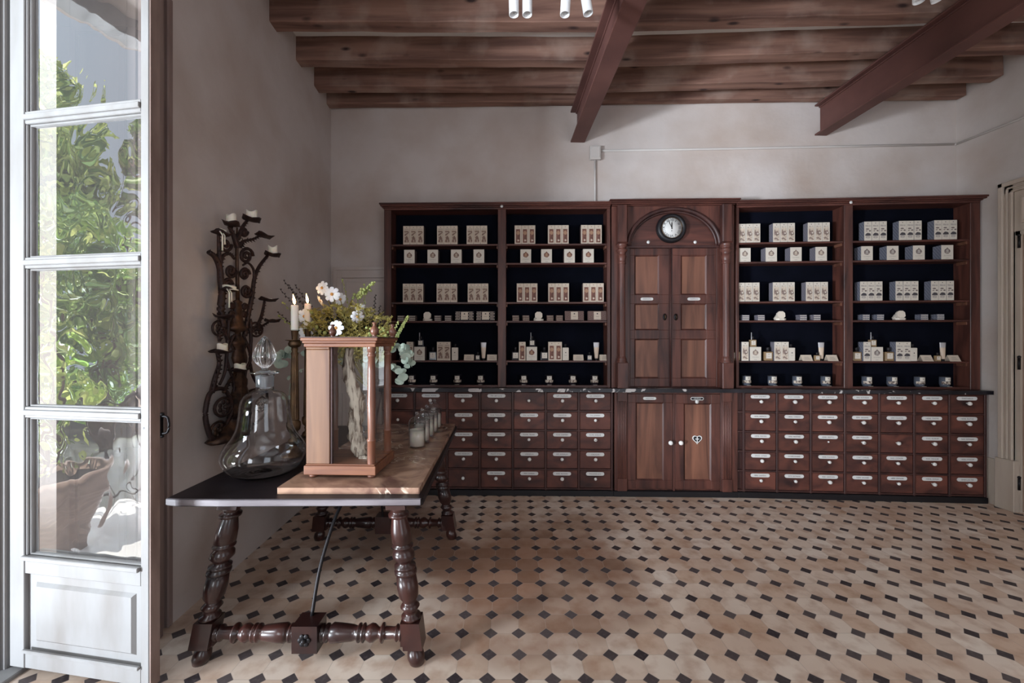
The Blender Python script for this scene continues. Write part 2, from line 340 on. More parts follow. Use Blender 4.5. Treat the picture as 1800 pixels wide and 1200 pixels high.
MT['petal'] = mat('white_petal', (236, 236, 238), .6, sub=.1)
MT['pollen'] = mat('ochre_flower_centre', (206, 150, 84), .8)
MT['fern'] = mat('olive_fern', (156, 140, 66), .6, c2=(104, 96, 44), scale=(12, 12, 12), detail=2)
MT['sprig'] = mat('pale_green_sprig', (168, 172, 104), .6, c2=(128, 140, 80), scale=(12, 12, 12), detail=2)
MT['dark_sprig'] = mat('dark_sprig', (58, 50, 48), .7)
MT['moss'] = mat('dark_foliage', (58, 56, 34), .7, c2=(36, 36, 26), scale=(20, 20, 20))
MT['euca'] = mat('eucalyptus_leaf', (188, 200, 184), .55, c2=(128, 148, 136), scale=(8, 8, 8), detail=2)
MT['drift'] = mat('pale_twisted_bark', (206, 196, 180), .7, c2=(96, 76, 62), scale=(30, 30, 5), detail=5, bump=.6, dist=1.5, contrast=(.42, .6))
MT['amber'] = mat('amber_perfume', (190, 160, 122), .15, trans=.5, ior=1.4)
MT['smoke'] = mat('smoked_glass', (40, 38, 44), .12)
MT['smokeg'] = mat('dark_jar_glass', (34, 28, 34), .1)
MT['smokeg2'] = mat('grey_jar_glass', (84, 88, 98), .12)
MT['silver'] = mat('brushed_silver_paper', (188, 186, 188), .35, metal=.3)
MT['creamtube'] = mat('cream_tube', (206, 186, 166), .4)
MT['soap'] = mat('ivory_soap', (216, 206, 192), .5)
MT['art1'] = mat('engraving_print', (88, 72, 66), .7, c2=(196, 182, 166), scale=(60, 60, 42), detail=3, contrast=(.42, .56), rnd=.001)
MT['art2'] = mat('brown_print', (88, 62, 56), .7, c2=(176, 140, 118), scale=(30, 30, 26), detail=3, contrast=(.45, .62))
MT['art3'] = mat('grey_engraving_print', (112, 104, 102), .7, c2=(206, 198, 190), scale=(50, 50, 40), detail=3, contrast=(.4, .58))
MT['art4'] = mat('landscape_print', (168, 156, 146), .7, c2=(204, 198, 192), scale=(18, 18, 30), detail=2)
def side_mat(name, a, b_, sc_=140):
    m = mat(name, a, .7); nt = m.node_tree; bb = nt.nodes['Principled BSDF']
    tc = nt.nodes.new('ShaderNodeTexCoord'); wv = nt.nodes.new('ShaderNodeTexChecker'); wv.inputs['Scale'].default_value = sc_
    wv.inputs[1].default_value = srgb(a); wv.inputs[2].default_value = srgb(b_)
    mp = nt.nodes.new('ShaderNodeMapping'); mp.inputs['Rotation'].default_value = (.5, .6, .3)
    nt.links.new(tc.outputs['Object'], mp.inputs[0]); nt.links.new(mp.outputs[0], wv.inputs[0]); nt.links.new(wv.outputs[0], bb.inputs['Base Color']); return m
MT['side1'] = side_mat('dark_patterned_paper', (58, 46, 46), (88, 74, 70))
MT['side2'] = side_mat('brown_patterned_paper', (96, 74, 70), (74, 54, 52))
MT['side3'] = side_mat('mauve_grey_paper', (120, 116, 124), (98, 94, 104))
MT['side4'] = side_mat('blue_grey_patterned_paper', (128, 130, 142), (78, 80, 94))
MT['pat1'] = side_mat('black_white_scallop_paper', (34, 26, 32), (196, 184, 174), 95)
MT['pat2'] = side_mat('brown_scallop_paper', (92, 70, 66), (120, 98, 92), 110)
# ------------------------------------------------------------------ the setting
def struct(name, mb, mats, parent=None, **k):
    o = mb.build(name, mats, parent, **k)
    if parent is None: o['kind'] = 'structure'
    return o
WL = lambda Y: -1.79-(Y-2.17)*(.10/2.19)          # inner face of the left wall
WB = lambda X: 4.36-(X+1.89)*(.25/6.34)           # inner face of the back wall
RW = 4.45
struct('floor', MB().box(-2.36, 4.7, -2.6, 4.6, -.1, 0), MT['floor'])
cm = MB()
for (xa, za, xb, zb) in ((-2.7, 4.165, .7, 4.07), (.7, 4.07, 4.8, 4.07)):
    cm.add([(xa, -2.7, za), (xb, -2.7, zb), (xb, 4.7, zb), (xa, 4.7, za), (xa, -2.7, 4.35), (xb, -2.7, 4.35), (xb, 4.7, 4.35), (xa, 4.7, 4.35)], [(0, 3, 2, 1), (4, 5, 6, 7), (0, 1, 5, 4), (1, 2, 6, 5), (2, 3, 7, 6), (3, 0, 4, 7)])
struct('ceiling', cm, MT['ceil'])
wl = MB()
wl.prism([(-1.79, 2.17), (WL(4.45), 4.45), (-2.6, 4.45), (-2.6, 2.17)], 0, 4.2)
wl.prism([(-1.8, -2.4), (-1.8, -1.9), (-2.6, -1.9), (-2.6, -2.4)], 0, 4.2); wl.prism([(-1.8, -.4), (-1.8, .1), (-2.6, .1), (-2.6, -.4)], 0, 4.2); wl.prism([(-1.8, -1.9), (-1.8, -.4), (-2.6, -.4), (-2.6, -1.9)], 3.32, 4.2)
wl.prism([(-1.8, .1), (-1.79, 2.17), (-2.6, 2.17), (-2.6, .1)], 3.32, 4.2)
struct('wall_left', wl, MT['wall'])
struct('wall_back', MB().prism([(-1.95, WB(-1.95)), (4.6, WB(4.6)), (4.6, 4.7), (-1.95, 4.7)], 0, 4.2), MT['wall'])
wr = MB(); DY0, DY1, DZ = 2.5, 3.63, 2.46
wr.box(RW, 4.75, -2.6, DY0, 0, 4.2); wr.box(RW, 4.75, DY1, 4.7, 0, 4.2); wr.box(RW, 4.75, DY0, DY1, DZ, 4.2)
struct('wall_right', wr, MT['wall'])
wf = MB(); wf.box(-1.8, 1.1, -2.55, -2.3, 0, 4.2); wf.box(3.1, 4.6, -2.55, -2.3, 0, 4.2); wf.box(1.1, 3.1, -2.55, -2.3, 3.3, 4.2); wf.box(1.1, 3.1, -2.55, -2.3, 0, .2)
struct('wall_front', wf, MT['wall'])
struct('terrace', MB().box(-4.2, -2.36, -2.5, 2.6, -.1, 0), MT['terrace'])
tag(MB().box(-14, -1.8, -12, 12, -.3, -.11).build('garden_ground', MT['moss']), kind='structure')
# joists: hewn timbers, each with its own sag
def joist(y0, yb_l, yb_m, yb_r, zl, zm, zr, w_=.112, h_=.27, x1=4.43):
    mb = MB(); pts = [(-1.96, yb_l, zl), (.7, yb_m, zm), (x1, yb_r, zr)]
    n = 25; vs = []
    for i in range(n):
        t = i/(n-1); x = pts[0][0]+(pts[2][0]-pts[0][0])*t
        u = (x-pts[0][0])/(pts[1][0]-pts[0][0])
        if u <= 1: y = pts[0][1]+(pts[1][1]-pts[0][1])*u; z = zl+(zm-zl)*u
        else:
            u = (x-.7)/(pts[2][0]-.7); y = yb_m+(yb_r-yb_m)*u; z = zm+(zr-zm)*u
        j = lambda: random.uniform(-.004, .004)
        vs += [(x, y+j(), z+j()), (x, y-w_+j(), z+j()), (x, y-w_+j(), z+h_), (x, y+j(), z+h_)]
    fs = []
    for i in range(n-1):
        a = i*4
        for k in range(4): fs.append((a+k, a+(k+1) % 4, a+4+(k+1) % 4, a+4+k))
    fs += [(3, 2, 1, 0), tuple((n-1)*4+k for k in range(4))]
    mb.add(vs, fs); return mb
JD = [(4.335, 4.24, 4.09, 3.94, 3.915, 3.885, .09, 'at the back wall, lowest of all'), (4.06, 3.98, 3.81, 3.94, 3.885, 3.88, .112, 'first out from the back wall'),
      (3.69, 3.60, 3.43, 3.94, 3.878, 3.88, .112, 'second out from the back wall'), (3.264, 3.18, 3.06, 3.94, 3.873, 3.88, .115, 'nearest visible, behind the white spotlights'),
      (2.85, 2.78, 2.66, 3.94, 3.873, 3.88, .112, None), (2.42, 2.36, 2.26, 3.94, 3.873, 3.88, .112, None), (2.0, 1.95, 1.86, 3.94, 3.873, 3.88, .112, None),
      (1.57, 1.53, 1.45, 3.94, 3.873, 3.88, .112, None), (1.1, 1.1, 1.0, 3.94, 3.873, 3.88, .112, None)]
for (a, b, c, zl, zm, zr, w_, lb) in JD:
    o = joist(0, a, b, c, zl, zm, zr, w_, 4.16-min(zl, zm, zr)).build('ceiling_joist', MT['joist'], bevel=.006)
    o.location.x = 0
    tag(o, 'old pine ceiling joist '+(lb or 'above the frame, one of those nearer than the spotlights'), 'joist', 'ceiling joists', 'structure')
# steel I beams
def ibeam(xa, xb, ya, yb, zb, ztop, wd, label):
    L_ = V((xb-xa, yb-ya, 0)); mb = MB(); ang = math.atan2(-(xb-xa), yb-ya); n = L_.length; t = .016
    mb.box(-wd/2, wd/2, 0, n, 0, t); mb.box(-wd/2, wd/2, 0, n, ztop-zb-t, ztop-zb); mb.box(-.006, .006, 0, n, t, ztop-zb-t)
    for s_ in (-1, 1):
        for z_ in (t, ztop-zb-t-.012): mb.box(min(0, s_*.02), max(0, s_*.02), 0, n, z_, z_+.012)
    o = mb.build('steel_beam', MT['steel'], loc=(xa, ya, zb), rot=(0, 0, ang), bevel=.003)
    tag(o, label, 'beam', kind='structure')
ibeam(.905, .70, -2.25, WB(.7)-.001, 3.545, 3.868, .147, 'red-brown steel beam crossing under the joists, left of the two')
ibeam(3.42, 3.135, -2.25, WB(3.13)-.001, 3.568, 3.876, .125, 'red-brown steel beam crossing under the joists, right of the two')
# back wall painted jib door, left of the cabinets
def panel_frame(mb, x0, x1, z0, z1, y, fr, dep, panels, mi=0, raised=True, bev=.02):
    """face frame in the XZ plane facing -Y; panels = list of (x0,x1,z0,z1) holes with recessed raised panels"""
    xs = sorted({x0, x1} | {p[0] for p in panels} | {p[1] for p in panels}); zs = sorted({z0, z1} | {p[2] for p in panels} | {p[3] for p in panels})
    for i in range(len(xs)-1):
        for k in range(len(zs)-1):
            cxm = (xs[i]+xs[i+1])/2; czm = (zs[k]+zs[k+1])/2
            if any(p[0] < cxm < p[1] and p[2] < czm < p[3] for p in panels): continue
            mb.box(xs[i], xs[i+1], y, y+fr, zs[k], zs[k+1], mi)
    for (a, b, c, d) in panels:
        mb.box(a, b, y+dep, y+fr, c, d, mi)
def raised(mb, a, b, c, d, y, th=.008, inset=.03, bev=.018, mi=0):
    vs = [(a+inset, y, c+inset), (b-inset, y, c+inset), (b-inset, y, d-inset), (a+inset, y, d-inset)]
    i2 = inset+bev; vs += [(a+i2, y-th, c+i2), (b-i2, y-th, c+i2), (b-i2, y-th, d-i2), (a+i2, y-th, d-i2)]
    mb.add(vs, [(0, 1, 5, 4), (1, 2, 6, 5), (2, 3, 7, 6), (3, 0, 4, 7), (4, 5, 6, 7)], mi)
def sunk(mb, a, b, c, d, y, w_=.02, th=.012, mi=0):
    """small ovolo moulding running inside a sunk panel"""
    o_ = [(a, c), (b, c), (b, d), (a, d)]; i_ = [(a+w_, c+w_), (b-w_, c+w_), (b-w_, d-w_), (a+w_, d-w_)]
    vs = [(p[0], y, p[1]) for p in o_]+[(p[0], y+th, p[1]) for p in i_]
    mb.add(vs, [(k, (k+1) % 4, 4+(k+1) % 4, 4+k) for k in range(4)], mi)
yb = WB(-1.5)
bd = empty('door_2', (-1.85, WB(-1.85)-.035, 0), math.atan(-.25/6.34), kind='structure')
tag(bd, 'plaster-coloured panelled door in the back wall, left of the cabinets', None)
mb = MB(); panel_frame(mb, .0, .95, 0, 2.27, 0, .03, .018, [(.09, .86, .2, .95), (.09, .86, 1.1, 2.16)]); mb.box(-.0, .97, -.012, .03, 2.24, 2.275)
mb.box(0, .035, -.012, 0, 0, 2.24)
raised(mb, .09, .86, 1.1, 2.16, .018); raised(mb, .09, .86, .2, .95, .018)
mb.build('door_panel', MT['wall'], bd, bevel=.003)
# door on the right wall
dr = empty('door_3', (RW, 0, 0), 0, kind='structure'); tag(dr, 'tan painted door in beige moulded frame on the right wall')
def ar(mb, y0, y1, z0, z1, d): mb.box(-d, 0, y0, y1, z0, z1)
mb = MB()
for (o0, o1, d) in ((0, .10, .018), (.0, .035, .04), (.05, .065, .03), (.085, .10, .034)):
    ar(mb, DY1+.10-o1, DY1+.10-o0, .45, 2.91-o0, d); ar(mb, DY0-.10+o0, DY0-.10+o1, .45, 2.91-o0, d)
    ar(mb, DY0-.10+o0, DY1+.10-o0, 2.91-o1, 2.91-o0, d)
mb.build('door_casing', MT['beige'], dr, bevel=.003)
mb = MB(); ar(mb, DY1-.03, DY1+.115, 0, .45, .05); ar(mb, DY0-.115, DY0+.03, 0, .45, .05); mb.build('plinth_block', MT['beige'], dr, bevel=.004)
mb = MB(); ar(mb, DY0, DY1, DZ, 2.81, .012)
for (a, b, c, d) in ((DY0+.06, DY1-.06, DZ+.06, DZ+.08), (DY0+.06, DY1-.06, 2.74, 2.76), (DY1-.08, DY1-.06, DZ+.08, 2.74), (DY0+.06, DY0+.08, DZ+.08, 2.74)): ar(mb, a, b, c, d, .03)
mb.build('overdoor_panel', MT['beige'], dr, bevel=.002)
mb = MB(); mb.box(.0, .28, DY1-.035, DY1, 0, DZ); mb.box(.0, .28, DY0, DY0+.035, 0, DZ); mb.box(.0, .28, DY0, DY1, DZ-.035, DZ)
mb.build('door_jamb', MT['beige'], dr)
mb = MB(); T_ = M.Translation((.02, 0, 0)) @ M.Rotation(-pi/2, 4, 'Z')
panel_frame(mb, -(DY1-.035), -(DY0+.035), .01, DZ-.035, 0, .04, .018, [(-(DY1-.14), -(DY0+.14), .2, .95), (-(DY1-.14), -(DY0+.14), 1.1, 2.3)])
mb.v = [tuple(M.Translation((.02, 0, 0)) @ V((y_, -x_, z_))) for (x_, y_, z_) in mb.v]
mb.build('door_panel', MT['beiged'], dr, bevel=.003)
mb = MB()
for z_ in (2.36, 1.3, .25): mb.tube([(-.01, DY1-.035, z_-.05), (-.01, DY1-.035, z_+.05)], .01); mb.ball((-.01, DY1-.035, z_+.06), .013)
mb.build('hinge', MT['iron'], dr)
# baseboard bits
bb = MB()
bb.prism([(RW-.015, 3.75), (RW, 3.75), (RW, 4.1), (RW-.015, 4.1)], 0, .42)
struct('baseboard_right', bb, MT['beige'])
# conduit and junction box on the back wall
def on_back(x, y):
    # pixel on the back wall plane
    k = (x-CX)/F; Y = (4.36-1.89*(.25/6.34))/(1+k*.25/6.34); return px(x, y, Y-.012)
jb = empty('junction_box', on_back(1046, 270), math.atan(-.25/6.34), 'white square junction box on the back wall above the cupboard', 'junction box')
MB().box(-.055, .055, -.035, .008, -.07, .07).build('box_body', MT['conduit'], jb, bevel=.006, bseg=2)
MB().box(-.045, .045, -.041, -.035, -.058, .058).build('box_cover', MT['conduit'], jb, bevel=.003)
mb = MB(); a = on_back(1046, 282); b = on_back(1046, 362)
mb.tube([a, b], .011); p = [on_back(1056, 265), on_back(1250, 262), on_back(1450, 258), on_back(1677, 253.5)]
mb.tube(p, .011); q = [p[-1], V((RW-.012, 3.9, px(1705, 245, 3.98).z)), V((RW-.012, 3.57, EYE+(CY-205)*3.57/F))]
q[0] = V((RW-.015, WB(RW)-.015, p[-1].z)); mb.tube([p[-1], q[0]], .011)
zz = q[0].z; mb.tube([q[0], V((RW-.012, 3.6, EYE+(CY-207)*3.57/F)), V((RW-.012, 2.6, EYE+(CY-207)*3.57/F+.05))], .011)
tag(mb.build('electrical_conduit', MT['conduit']), 'thin plaster-coloured conduit running along the upper back wall onto the right wall', 'conduit')
# spotlights: ceiling tracks above the frame with hanging tubes
def spot(x, y, Y, tilt, label, r=.0275):
    e = px(x, y, Y); root = empty('spotlight', (e.x-math.sin(tilt)*.0, Y, e.z), 0, label, 'spotlight', 'white tube spotlights under the ceiling')
    T_ = M.Rotation(tilt, 4, 'Y'); L_ = .30
    mb = MB(); mb.lathe([(r*.88, .06), (r*.88, .0), (r, 0), (r, L_), (r*.3, L_+.004), (1e-4, L_+.004)], 24, 0, T_); mb.lathe([(1e-4, .06), (r*.88, .06)], 24, 1, T_)
    mb.build('lamp_tube', [MT['spot'], MT['smoke']], root)
    mb = MB(); mb.tube([T_ @ V((0, 0, L_)), T_ @ V((0, 0, L_+.02)), (T_ @ V((0, 0, L_))).lerp(V((T_ @ V((0, 0, L_))).to_tuple()), 1)+V((0, 0, max(.04, 3.80-e.z-L_)))], .008); mb.build('stem', MT['spot'], root)
    return root
spot(903.5, 26, 2.35, R(-1), 'leftmost of the four white tube spotlights left of the first steel beam')
spot(927, 26, 2.35, R(0), 'second from left of the white tube spotlights, beside the leftmost one')
spot(993, 26, 2.35, R(3), 'third from left of the white tube spotlights, upright tube')
spot(1034, 24, 2.35, R(-9), 'tilted white tube spotlight just left of the first steel beam')
spot(1615, 3, 2.35, R(0), 'white tube spotlight tip left of the second steel beam, left of two')
spot(1648, 1, 2.35, R(-12), 'tilted white tube spotlight tip left of the second steel beam, right of two')
mb = MB(); mb.box(-.2, .62, 2.32, 2.38, 3.80, 3.87); mb.box(2.1, 2.62, 2.32, 2.38, 3.80, 3.87)
tag(mb.build('lighting_track', MT['spot']), 'white lighting track on the ceiling joists above the frame', 'track')
# ------------------------------------------------------------------ french door leaf, jamb, shutter
HX, HY, FX, FY = -2.262, 1.865, -1.527, 1.745
ang = math.atan2(FY-HY, FX-HX); WD = math.hypot(FX-HX, FY-HY)
dl = empty('door_1', (HX, HY, 0), ang, kind='structure'); tag(dl, 'open grey-white glazed French door leaf at the left')
panes = [(.535, 1.155), (1.205, 1.825), (1.875, 2.475), (2.53, 3.15)]
PL, PR = .095, WD-.046
mb = MB(); t = .045
mb.box(0, PL-.012, 0, t, .03, 3.25); mb.box(PR+.004, WD, 0, t, .03, 3.25)
zs = [.03, .115]; rails = [(.03, .105), (.455, .535)]+[(panes[i][1], panes[i+1][0]) for i in range(3)]+[(3.15, 3.25)]
for (a, b) in rails: mb.box(PL-.012, PR+.004, 0.002, t-.002, a, b)
for (a, b) in rails[2:5]:   # muntin nose
    mb.box(PL-.012, PR+.004, -.008, .01, (a+b)/2-.012, (a+b)/2+.012)
for (a, b) in panes:        # glazing mouldings around each pane
    mb.box(PL-.012, PL-.003, .006, t-.006, a, b); mb.box(PL-.003, PL+.006, .014, t-.01, a, b); mb.box(PR-.004, PR+.004, .01, t-.01, a, b)
    mb.box(PL, PR, .012, t-.01, a, a+.008); mb.box(PL, PR, .012, t-.01, b-.008, b)
mb.box(PL-.012, PR+.004, -.012, .002, .105, .12); mb.box(PL-.012, PR+.004, -.014, .002, .52, .54)
mb.build('door_frame', MT['paint'], dl, bevel=.003)
mb = MB(); mb.box(PL-.012, PR+.004, .016, t-.01, .105, .455)
raised(mb, PL, PR, .115, .45, .016, .012, .035, .014); mb.build('bottom_panel', MT['paint'], dl)
mb = MB(); mb.box(WD, WD+.006, .003, t-.003, .03, 3.25); mb.build('meeting_edge', MT['paintw'], dl)['label'] = 'mottled brown edge'  # edge coloured browner than the leaf's face
for (a, b) in panes:
    MB().add([(PL, .026, a), (PR, .026, a), (PR, .026, b), (PL, .026, b)], [(0, 1, 2, 3)]).build('glass_pane', MT['doorglass'], dl)
MB().lathe([(1e-4, -.004), (.006, -.002), (.006, 0)], 10, 0, M.Translation((PR+.02, 0, 1.13)) @ M.Rotation(-pi/2, 4, 'X') @ M.Scale(-1, 4, (0, 0, 1))).build('nail_head', MT['iron'], dl)
# outer frame and casing
mb = MB(); mb.box(-2.44, -2.275, 1.86, 2.0, 0, 3.3); mb.box(-2.40, -2.30, 1.84, 1.87, 0, 3.3)
mb.box(-2.44, -2.3, .25, 2.0, 3.24, 3.34); mb.box(-2.44, -2.275, .22, .36, 0, 3.3)
struct('trim_1', mb, MT['paint'], bevel=.004)
mb = MB(); mb.box(-1.862, -1.76, 2.06, 2.10, 0, 3.3); mb.box(-1.85, -1.80, 2.10, 2.168, 0, 3.3); mb.box(-1.83, -1.78, 2.15, 2.185, 0, 3.3)
struct('trim_2', mb, MT['jamb'], bevel=.006)
# threshold
struct('trim_3', MB().box(-2.6, -2.2, .3, 2.0, -.02, .018), MT['paint'], bevel=.005)
lt = empty('latch_handle', (-1.756, 2.08, 1.075), R(90), 'black iron latch handle on the door jamb', 'handle')
mb = MB(); mb.box(-.012, .012, -.002, .006, -.055, .055); mb.build('back_plate', MT['iron'], lt, bevel=.003)
mb = MB(); mb.tube(catmull([(0, -.002, .045), (0, -.03, .04), (.002, -.036, 0), (0, -.03, -.035), (0, -.002, -.042)], 5), .0055); mb.ball((.0, -.003, .055), .010); mb.ball((0, -.003, -.055), .009)
mb.build('pull', MT['iron'], lt)
sh = empty('window_shutter', (-2.31, 2.10, 0), 0, 'beige panelled shutter folded back behind the glazed door', 'shutter')
mb = MB(); P = [(.07, .36, .2, .955), (.07, .36, 1.1, 2.07), (.07, .36, 2.25, 3.1)]
panel_frame(mb, 0, .405, .02, 3.25, 0, .035, .014, P)
for p in P: raised(mb, *p, .014, .01, .025, .02); sunk(mb, *p, .0, .014, .012)
mb.build('shutter_board', MT['jamb'], sh, bevel=.002)
# ------------------------------------------------------------------ garden (seen mirrored in the old panes)
def leaf_cloud(mb, c, rad, n, size, mi=0, squash=(1, 1, 1), droop=0):
    for _ in range(n):
        while True:
            d = V((random.uniform(-1, 1), random.uniform(-1, 1), random.uniform(-1, 1)))
            if .25 < d.length < 1: break
        p = V(c)+V((d.x*squash[0], d.y*squash[1], d.z*squash[2]))*rad
        q = V((random.uniform(-1, 1), random.uniform(-1, 1), random.uniform(-.4, 1))).normalized().to_track_quat('Z', 'Y').to_matrix().to_4x4()
        s_ = size*random.uniform(.6, 1.3)
        mb.add([(0, -s_, 0), (s_*.5, -.1*s_, .12*s_), (0, s_, 0), (-s_*.5, -.1*s_, .12*s_)], [(0, 1, 2), (0, 2, 3)], mi if random.random() < .75 else 1-mi, False, M.Translation(p) @ q @ M.Rotation(random.uniform(0, 6), 4, 'Z'))
def shrub(loc, h, r, n, size, label, mi=0, blobs=9):
    root = empty('garden_shrub', loc, 0, label, 'shrub', 'garden shrubs outside the door')
    mb = MB()
    for k in range(blobs):
        leaf_cloud(mb, (random.uniform(-.6, .6)*r, random.uniform(-.6, .6)*r, h*(.25+.75*k/blobs)), r*.7, n//blobs, size, mi, (1, 1, .8))
    mb.build('foliage', [MT['leaf'], MT['leaf2']], root)
    mb = MB()
    for k in range(4): a = k*1.7; mb.tube([(0.03*cos(a), .03*sin(a), 0), (.1*cos(a), .1*sin(a), h*.4), (.3*r*cos(a), .3*r*sin(a), h*.85)], [.03, .022, .01], 6)
    mb.build('stems', MT['bark'], root)
for i, (x, y, h, r, n, s_, mi, lb) in enumerate([(-6.7, .95, 3.0, .6, 3000, .075, 0, 'tall dense green shrub mirrored at the left of the door panes'), (-8.2, -.6, 6.0, 1.0, 6000, .10, 1, 'tall yellow-green tree mirrored in the topmost pane'),
      (-6.9, -.75, 3.4, .7, 3200, .07, 0, 'green shrub mirrored near the right edge of the panes'), (-8.4, 1.9, 6.4, 1.0, 5000, .1, 0, 'dark green tree mirrored along the left edge of the panes'),
      (-10.8, .4, 8.0, 1.4, 4500, .14, 1, 'tall pale tree standing behind the mirrored shrubs'), (-5.5, .5, 1.3, .4, 1400, .055, 1, 'low pale shrub mirrored low in the third pane'), (-8.0, -1.9, 5.8, .5, 4000, .09, 0, 'slim tall tree mirrored at the right edge of the upper panes'), (-8.2, -4.2, 5.0, 1.0, 3000, .1, 0, 'broad green tree at the far end of the garden')]):
    shrub((x, y, -.11), h, r, n, s_, lb, mi)
pt = empty('terracotta_pot', (-3.62, 1.27, .0), 0, 'ribbed terracotta pot on the terrace, mirrored in the lowest pane', 'pot')
mb = MB(); prof = [(.22, 0)]
for k in range(12):
    t_ = k/12; r_ = .22+.15*t_**.8; prof += [(r_, .02+t_*.42), (r_+.008, .035+t_*.42), (r_+.001, .05+t_*.42)]
prof += [(.40, .48), (.42, .52), (.40, .55), (.36, .55), (.35, .46), (1e-4, .46)]
mb.lathe(prof, 36); mb.build('pot_body', MT['terra'], pt); MB().lathe([(1e-4, .455), (.352, .47), (1e-4, .48)], 24).build('potting_soil', MT['soil'], pt)
pp = empty('potted_climber', (-3.62, 1.27, .485), 0, 'leafy climbing plant growing in the terracotta pot', 'plant')
mb = MB()
for k in range(12): leaf_cloud(mb, (random.uniform(-.22, .22), random.uniform(-.22, .22), .1+k*.17), .25, 60, .035, k % 2)
mb.build('foliage', [MT['leaf'], MT['leaf2']], pp); mb = MB()
for k in range(5): a = k*1.3; mb.tube(catmull([(0.05*cos(a), .05*sin(a), 0), (.16*cos(a), .12*sin(a), .6), (.02*cos(a+1), .1*sin(a), 1.2), (.1*cos(a), .1, 2.0)], 4), .009, 6)
mb.build('stems', MT['bark'], pp)
rl = empty('terrace_railing', (-4.1, -.9, 0), 0, 'low iron railing at the terrace edge behind the pot', 'railing')
mb = MB(); mb.tube([(0, -2.5, .95), (0, 3, .95)], .014); mb.tube([(0, -2.5, .12), (0, 3, .12)], .012)
mb.build('rail', MT['iron'], rl)
for k in range(20):
    mb = MB(); y_ = -2.4+k*.28; mb.tube([(0, y_, 0), (0, y_, .95)], .008, 6); mb.ball((0, y_, .5), .02); mb.build('baluster', MT['iron'], rl)
# ------------------------------------------------------------------ cabinets
class Unit:
    def __init__(s, A, B):
        s.A = V((A[0], A[1], 0)); s.B = V((B[0], B[1], 0)); d = s.B-s.A; s.L = d.length; s.d = d.normalized(); s.n = V((-s.d.y, s.d.x, 0)); s.rz = math.atan2(s.d.y, s.d.x)
    def u(s, x, v=0):
        k = (x-CX)/F; p = s.A+s.n*v
        return (k*p.y-p.x)/(s.d.x-k*s.d.y)
    def z(s, x, y, v=0):
        u_ = s.u(x, v); Y = (s.A+s.d*u_+s.n*v).y; return EYE-(y-CY)*Y/F
    def w(s, u_, v, z): return s.A+s.d*u_+s.n*v+V((0, 0, z))
UL = Unit((-1.25, 4.03), (1.0, 3.985)); UC = Unit((1.0, 3.985), (2.19, 3.955)); UR = Unit((2.19, 3.955), (4.405, 3.805))
ZB, ZD, ZC = .055, 1.008, 1.042       # top of plinth, top of drawers, countertop
TXT_L = [['ALCANFOR', 'PRAEC. ROSAE', 'PIM. MALAGUETA', 'PIM. BETULAE', None, 'SEM. VALERIAN', 'SEM. CORIANDRI'],
         [None, 'SEM. ANISI', 'PIM. BETULAE', 'FLOR. TUSSILAG', 'FOL. ALTHEAE', 'CROCUS', 'FOL. JUNIPERI'],
         ['RAD. IRIDIS', 'BOL. ARMENI', 'FLOR. MALVAE', 'FRUT. JUNIPER', 'FLOR. TILIAE', 'FLOR. CHAMOM', 'FLOR. VIOLAE'],
         ['HERB. MENTH', 'CORT. QUERC', 'PIM. NIGRUM', 'FRUCT. MYRTI', 'CROCUS', 'PIM. AMARUM', 'CROCUS'],
         [None, 'RAD. RHEI', None, 'PIM. NIGRAM', 'PIM. CHINA', 'RAD. ALTHAE', 'POLLINIS ALN']]
TXT_R = [['RAD. LIQUIRIT', 'FRUCT. PAPAVER', 'SEM. LINI PULV', 'RAD. ALTHAEAE', 'FLOR. ARNICAE', 'HERB. CENTAUR', 'TARTARUS'],
         ['HERB. ABSINTH', 'HERB. CARDUI', 'HERB. MARRUB', 'SEM. SINAPIS', 'CAPS. COLOCYN', 'HERB. THYMI', 'HERB. RUTAE'],
         ['HERB. MELISSA', 'HERB. MENTHAE', 'HERB. SERPYLL', 'SEM. FOENUM', None, 'COLL. FLORUM', 'RAD. SAPONAR'],
         ['STICK. CITRIN', 'LICHEN ISLAND', 'HERB. PULMON', 'CORT. CHINAE', 'RAD. CICHOR', 'RAD. INULAE', 'HERB. HYSSOPI'],
         ['HERB. CALENDUL', 'EXTR. RATANHIA', 'RAD. GENTIAN', 'HERB. SALVIAE', 'HERB. CENTAURI', 'HERB. VIOLA', 'SEMEN LINI TER']]
def plate_mesh(mb, s_, w_, h_, T, rim=False):
    n = 6; pts = []
    for (cx_, sg) in ((w_/2-h_/2, 1), (-w_/2+h_/2, -1)):
        for k in range(n+1): a = -pi/2+pi*k/n if sg > 0 else pi/2+pi*k/n; pts.append((cx_+h_/2*cos(a), h_/2*sin(a)))
    mb.prism(pts, 0, .004, 0, T)
    if rim:
        k_ = .8; mb.prism([(p[0]*.93, p[1]*.66) for p in pts], .004, .0046, 1, T)
    if s_: put_text(mb, s_, w_*.62, h_*.36, T @ M.Translation((0, 0, .0052)), 2 if rim else 1)
KN = MB(); KN.lathe([(.006, 0), (.0065, .008), (.009, .012), (.015, .019), (.0175, .027), (.0155, .035), (.009, .039), (1e-4, .040)], 16)
FACE = M.Rotation(pi/2, 4, 'X')      # local +Z of a plate to -Y (towards the room)
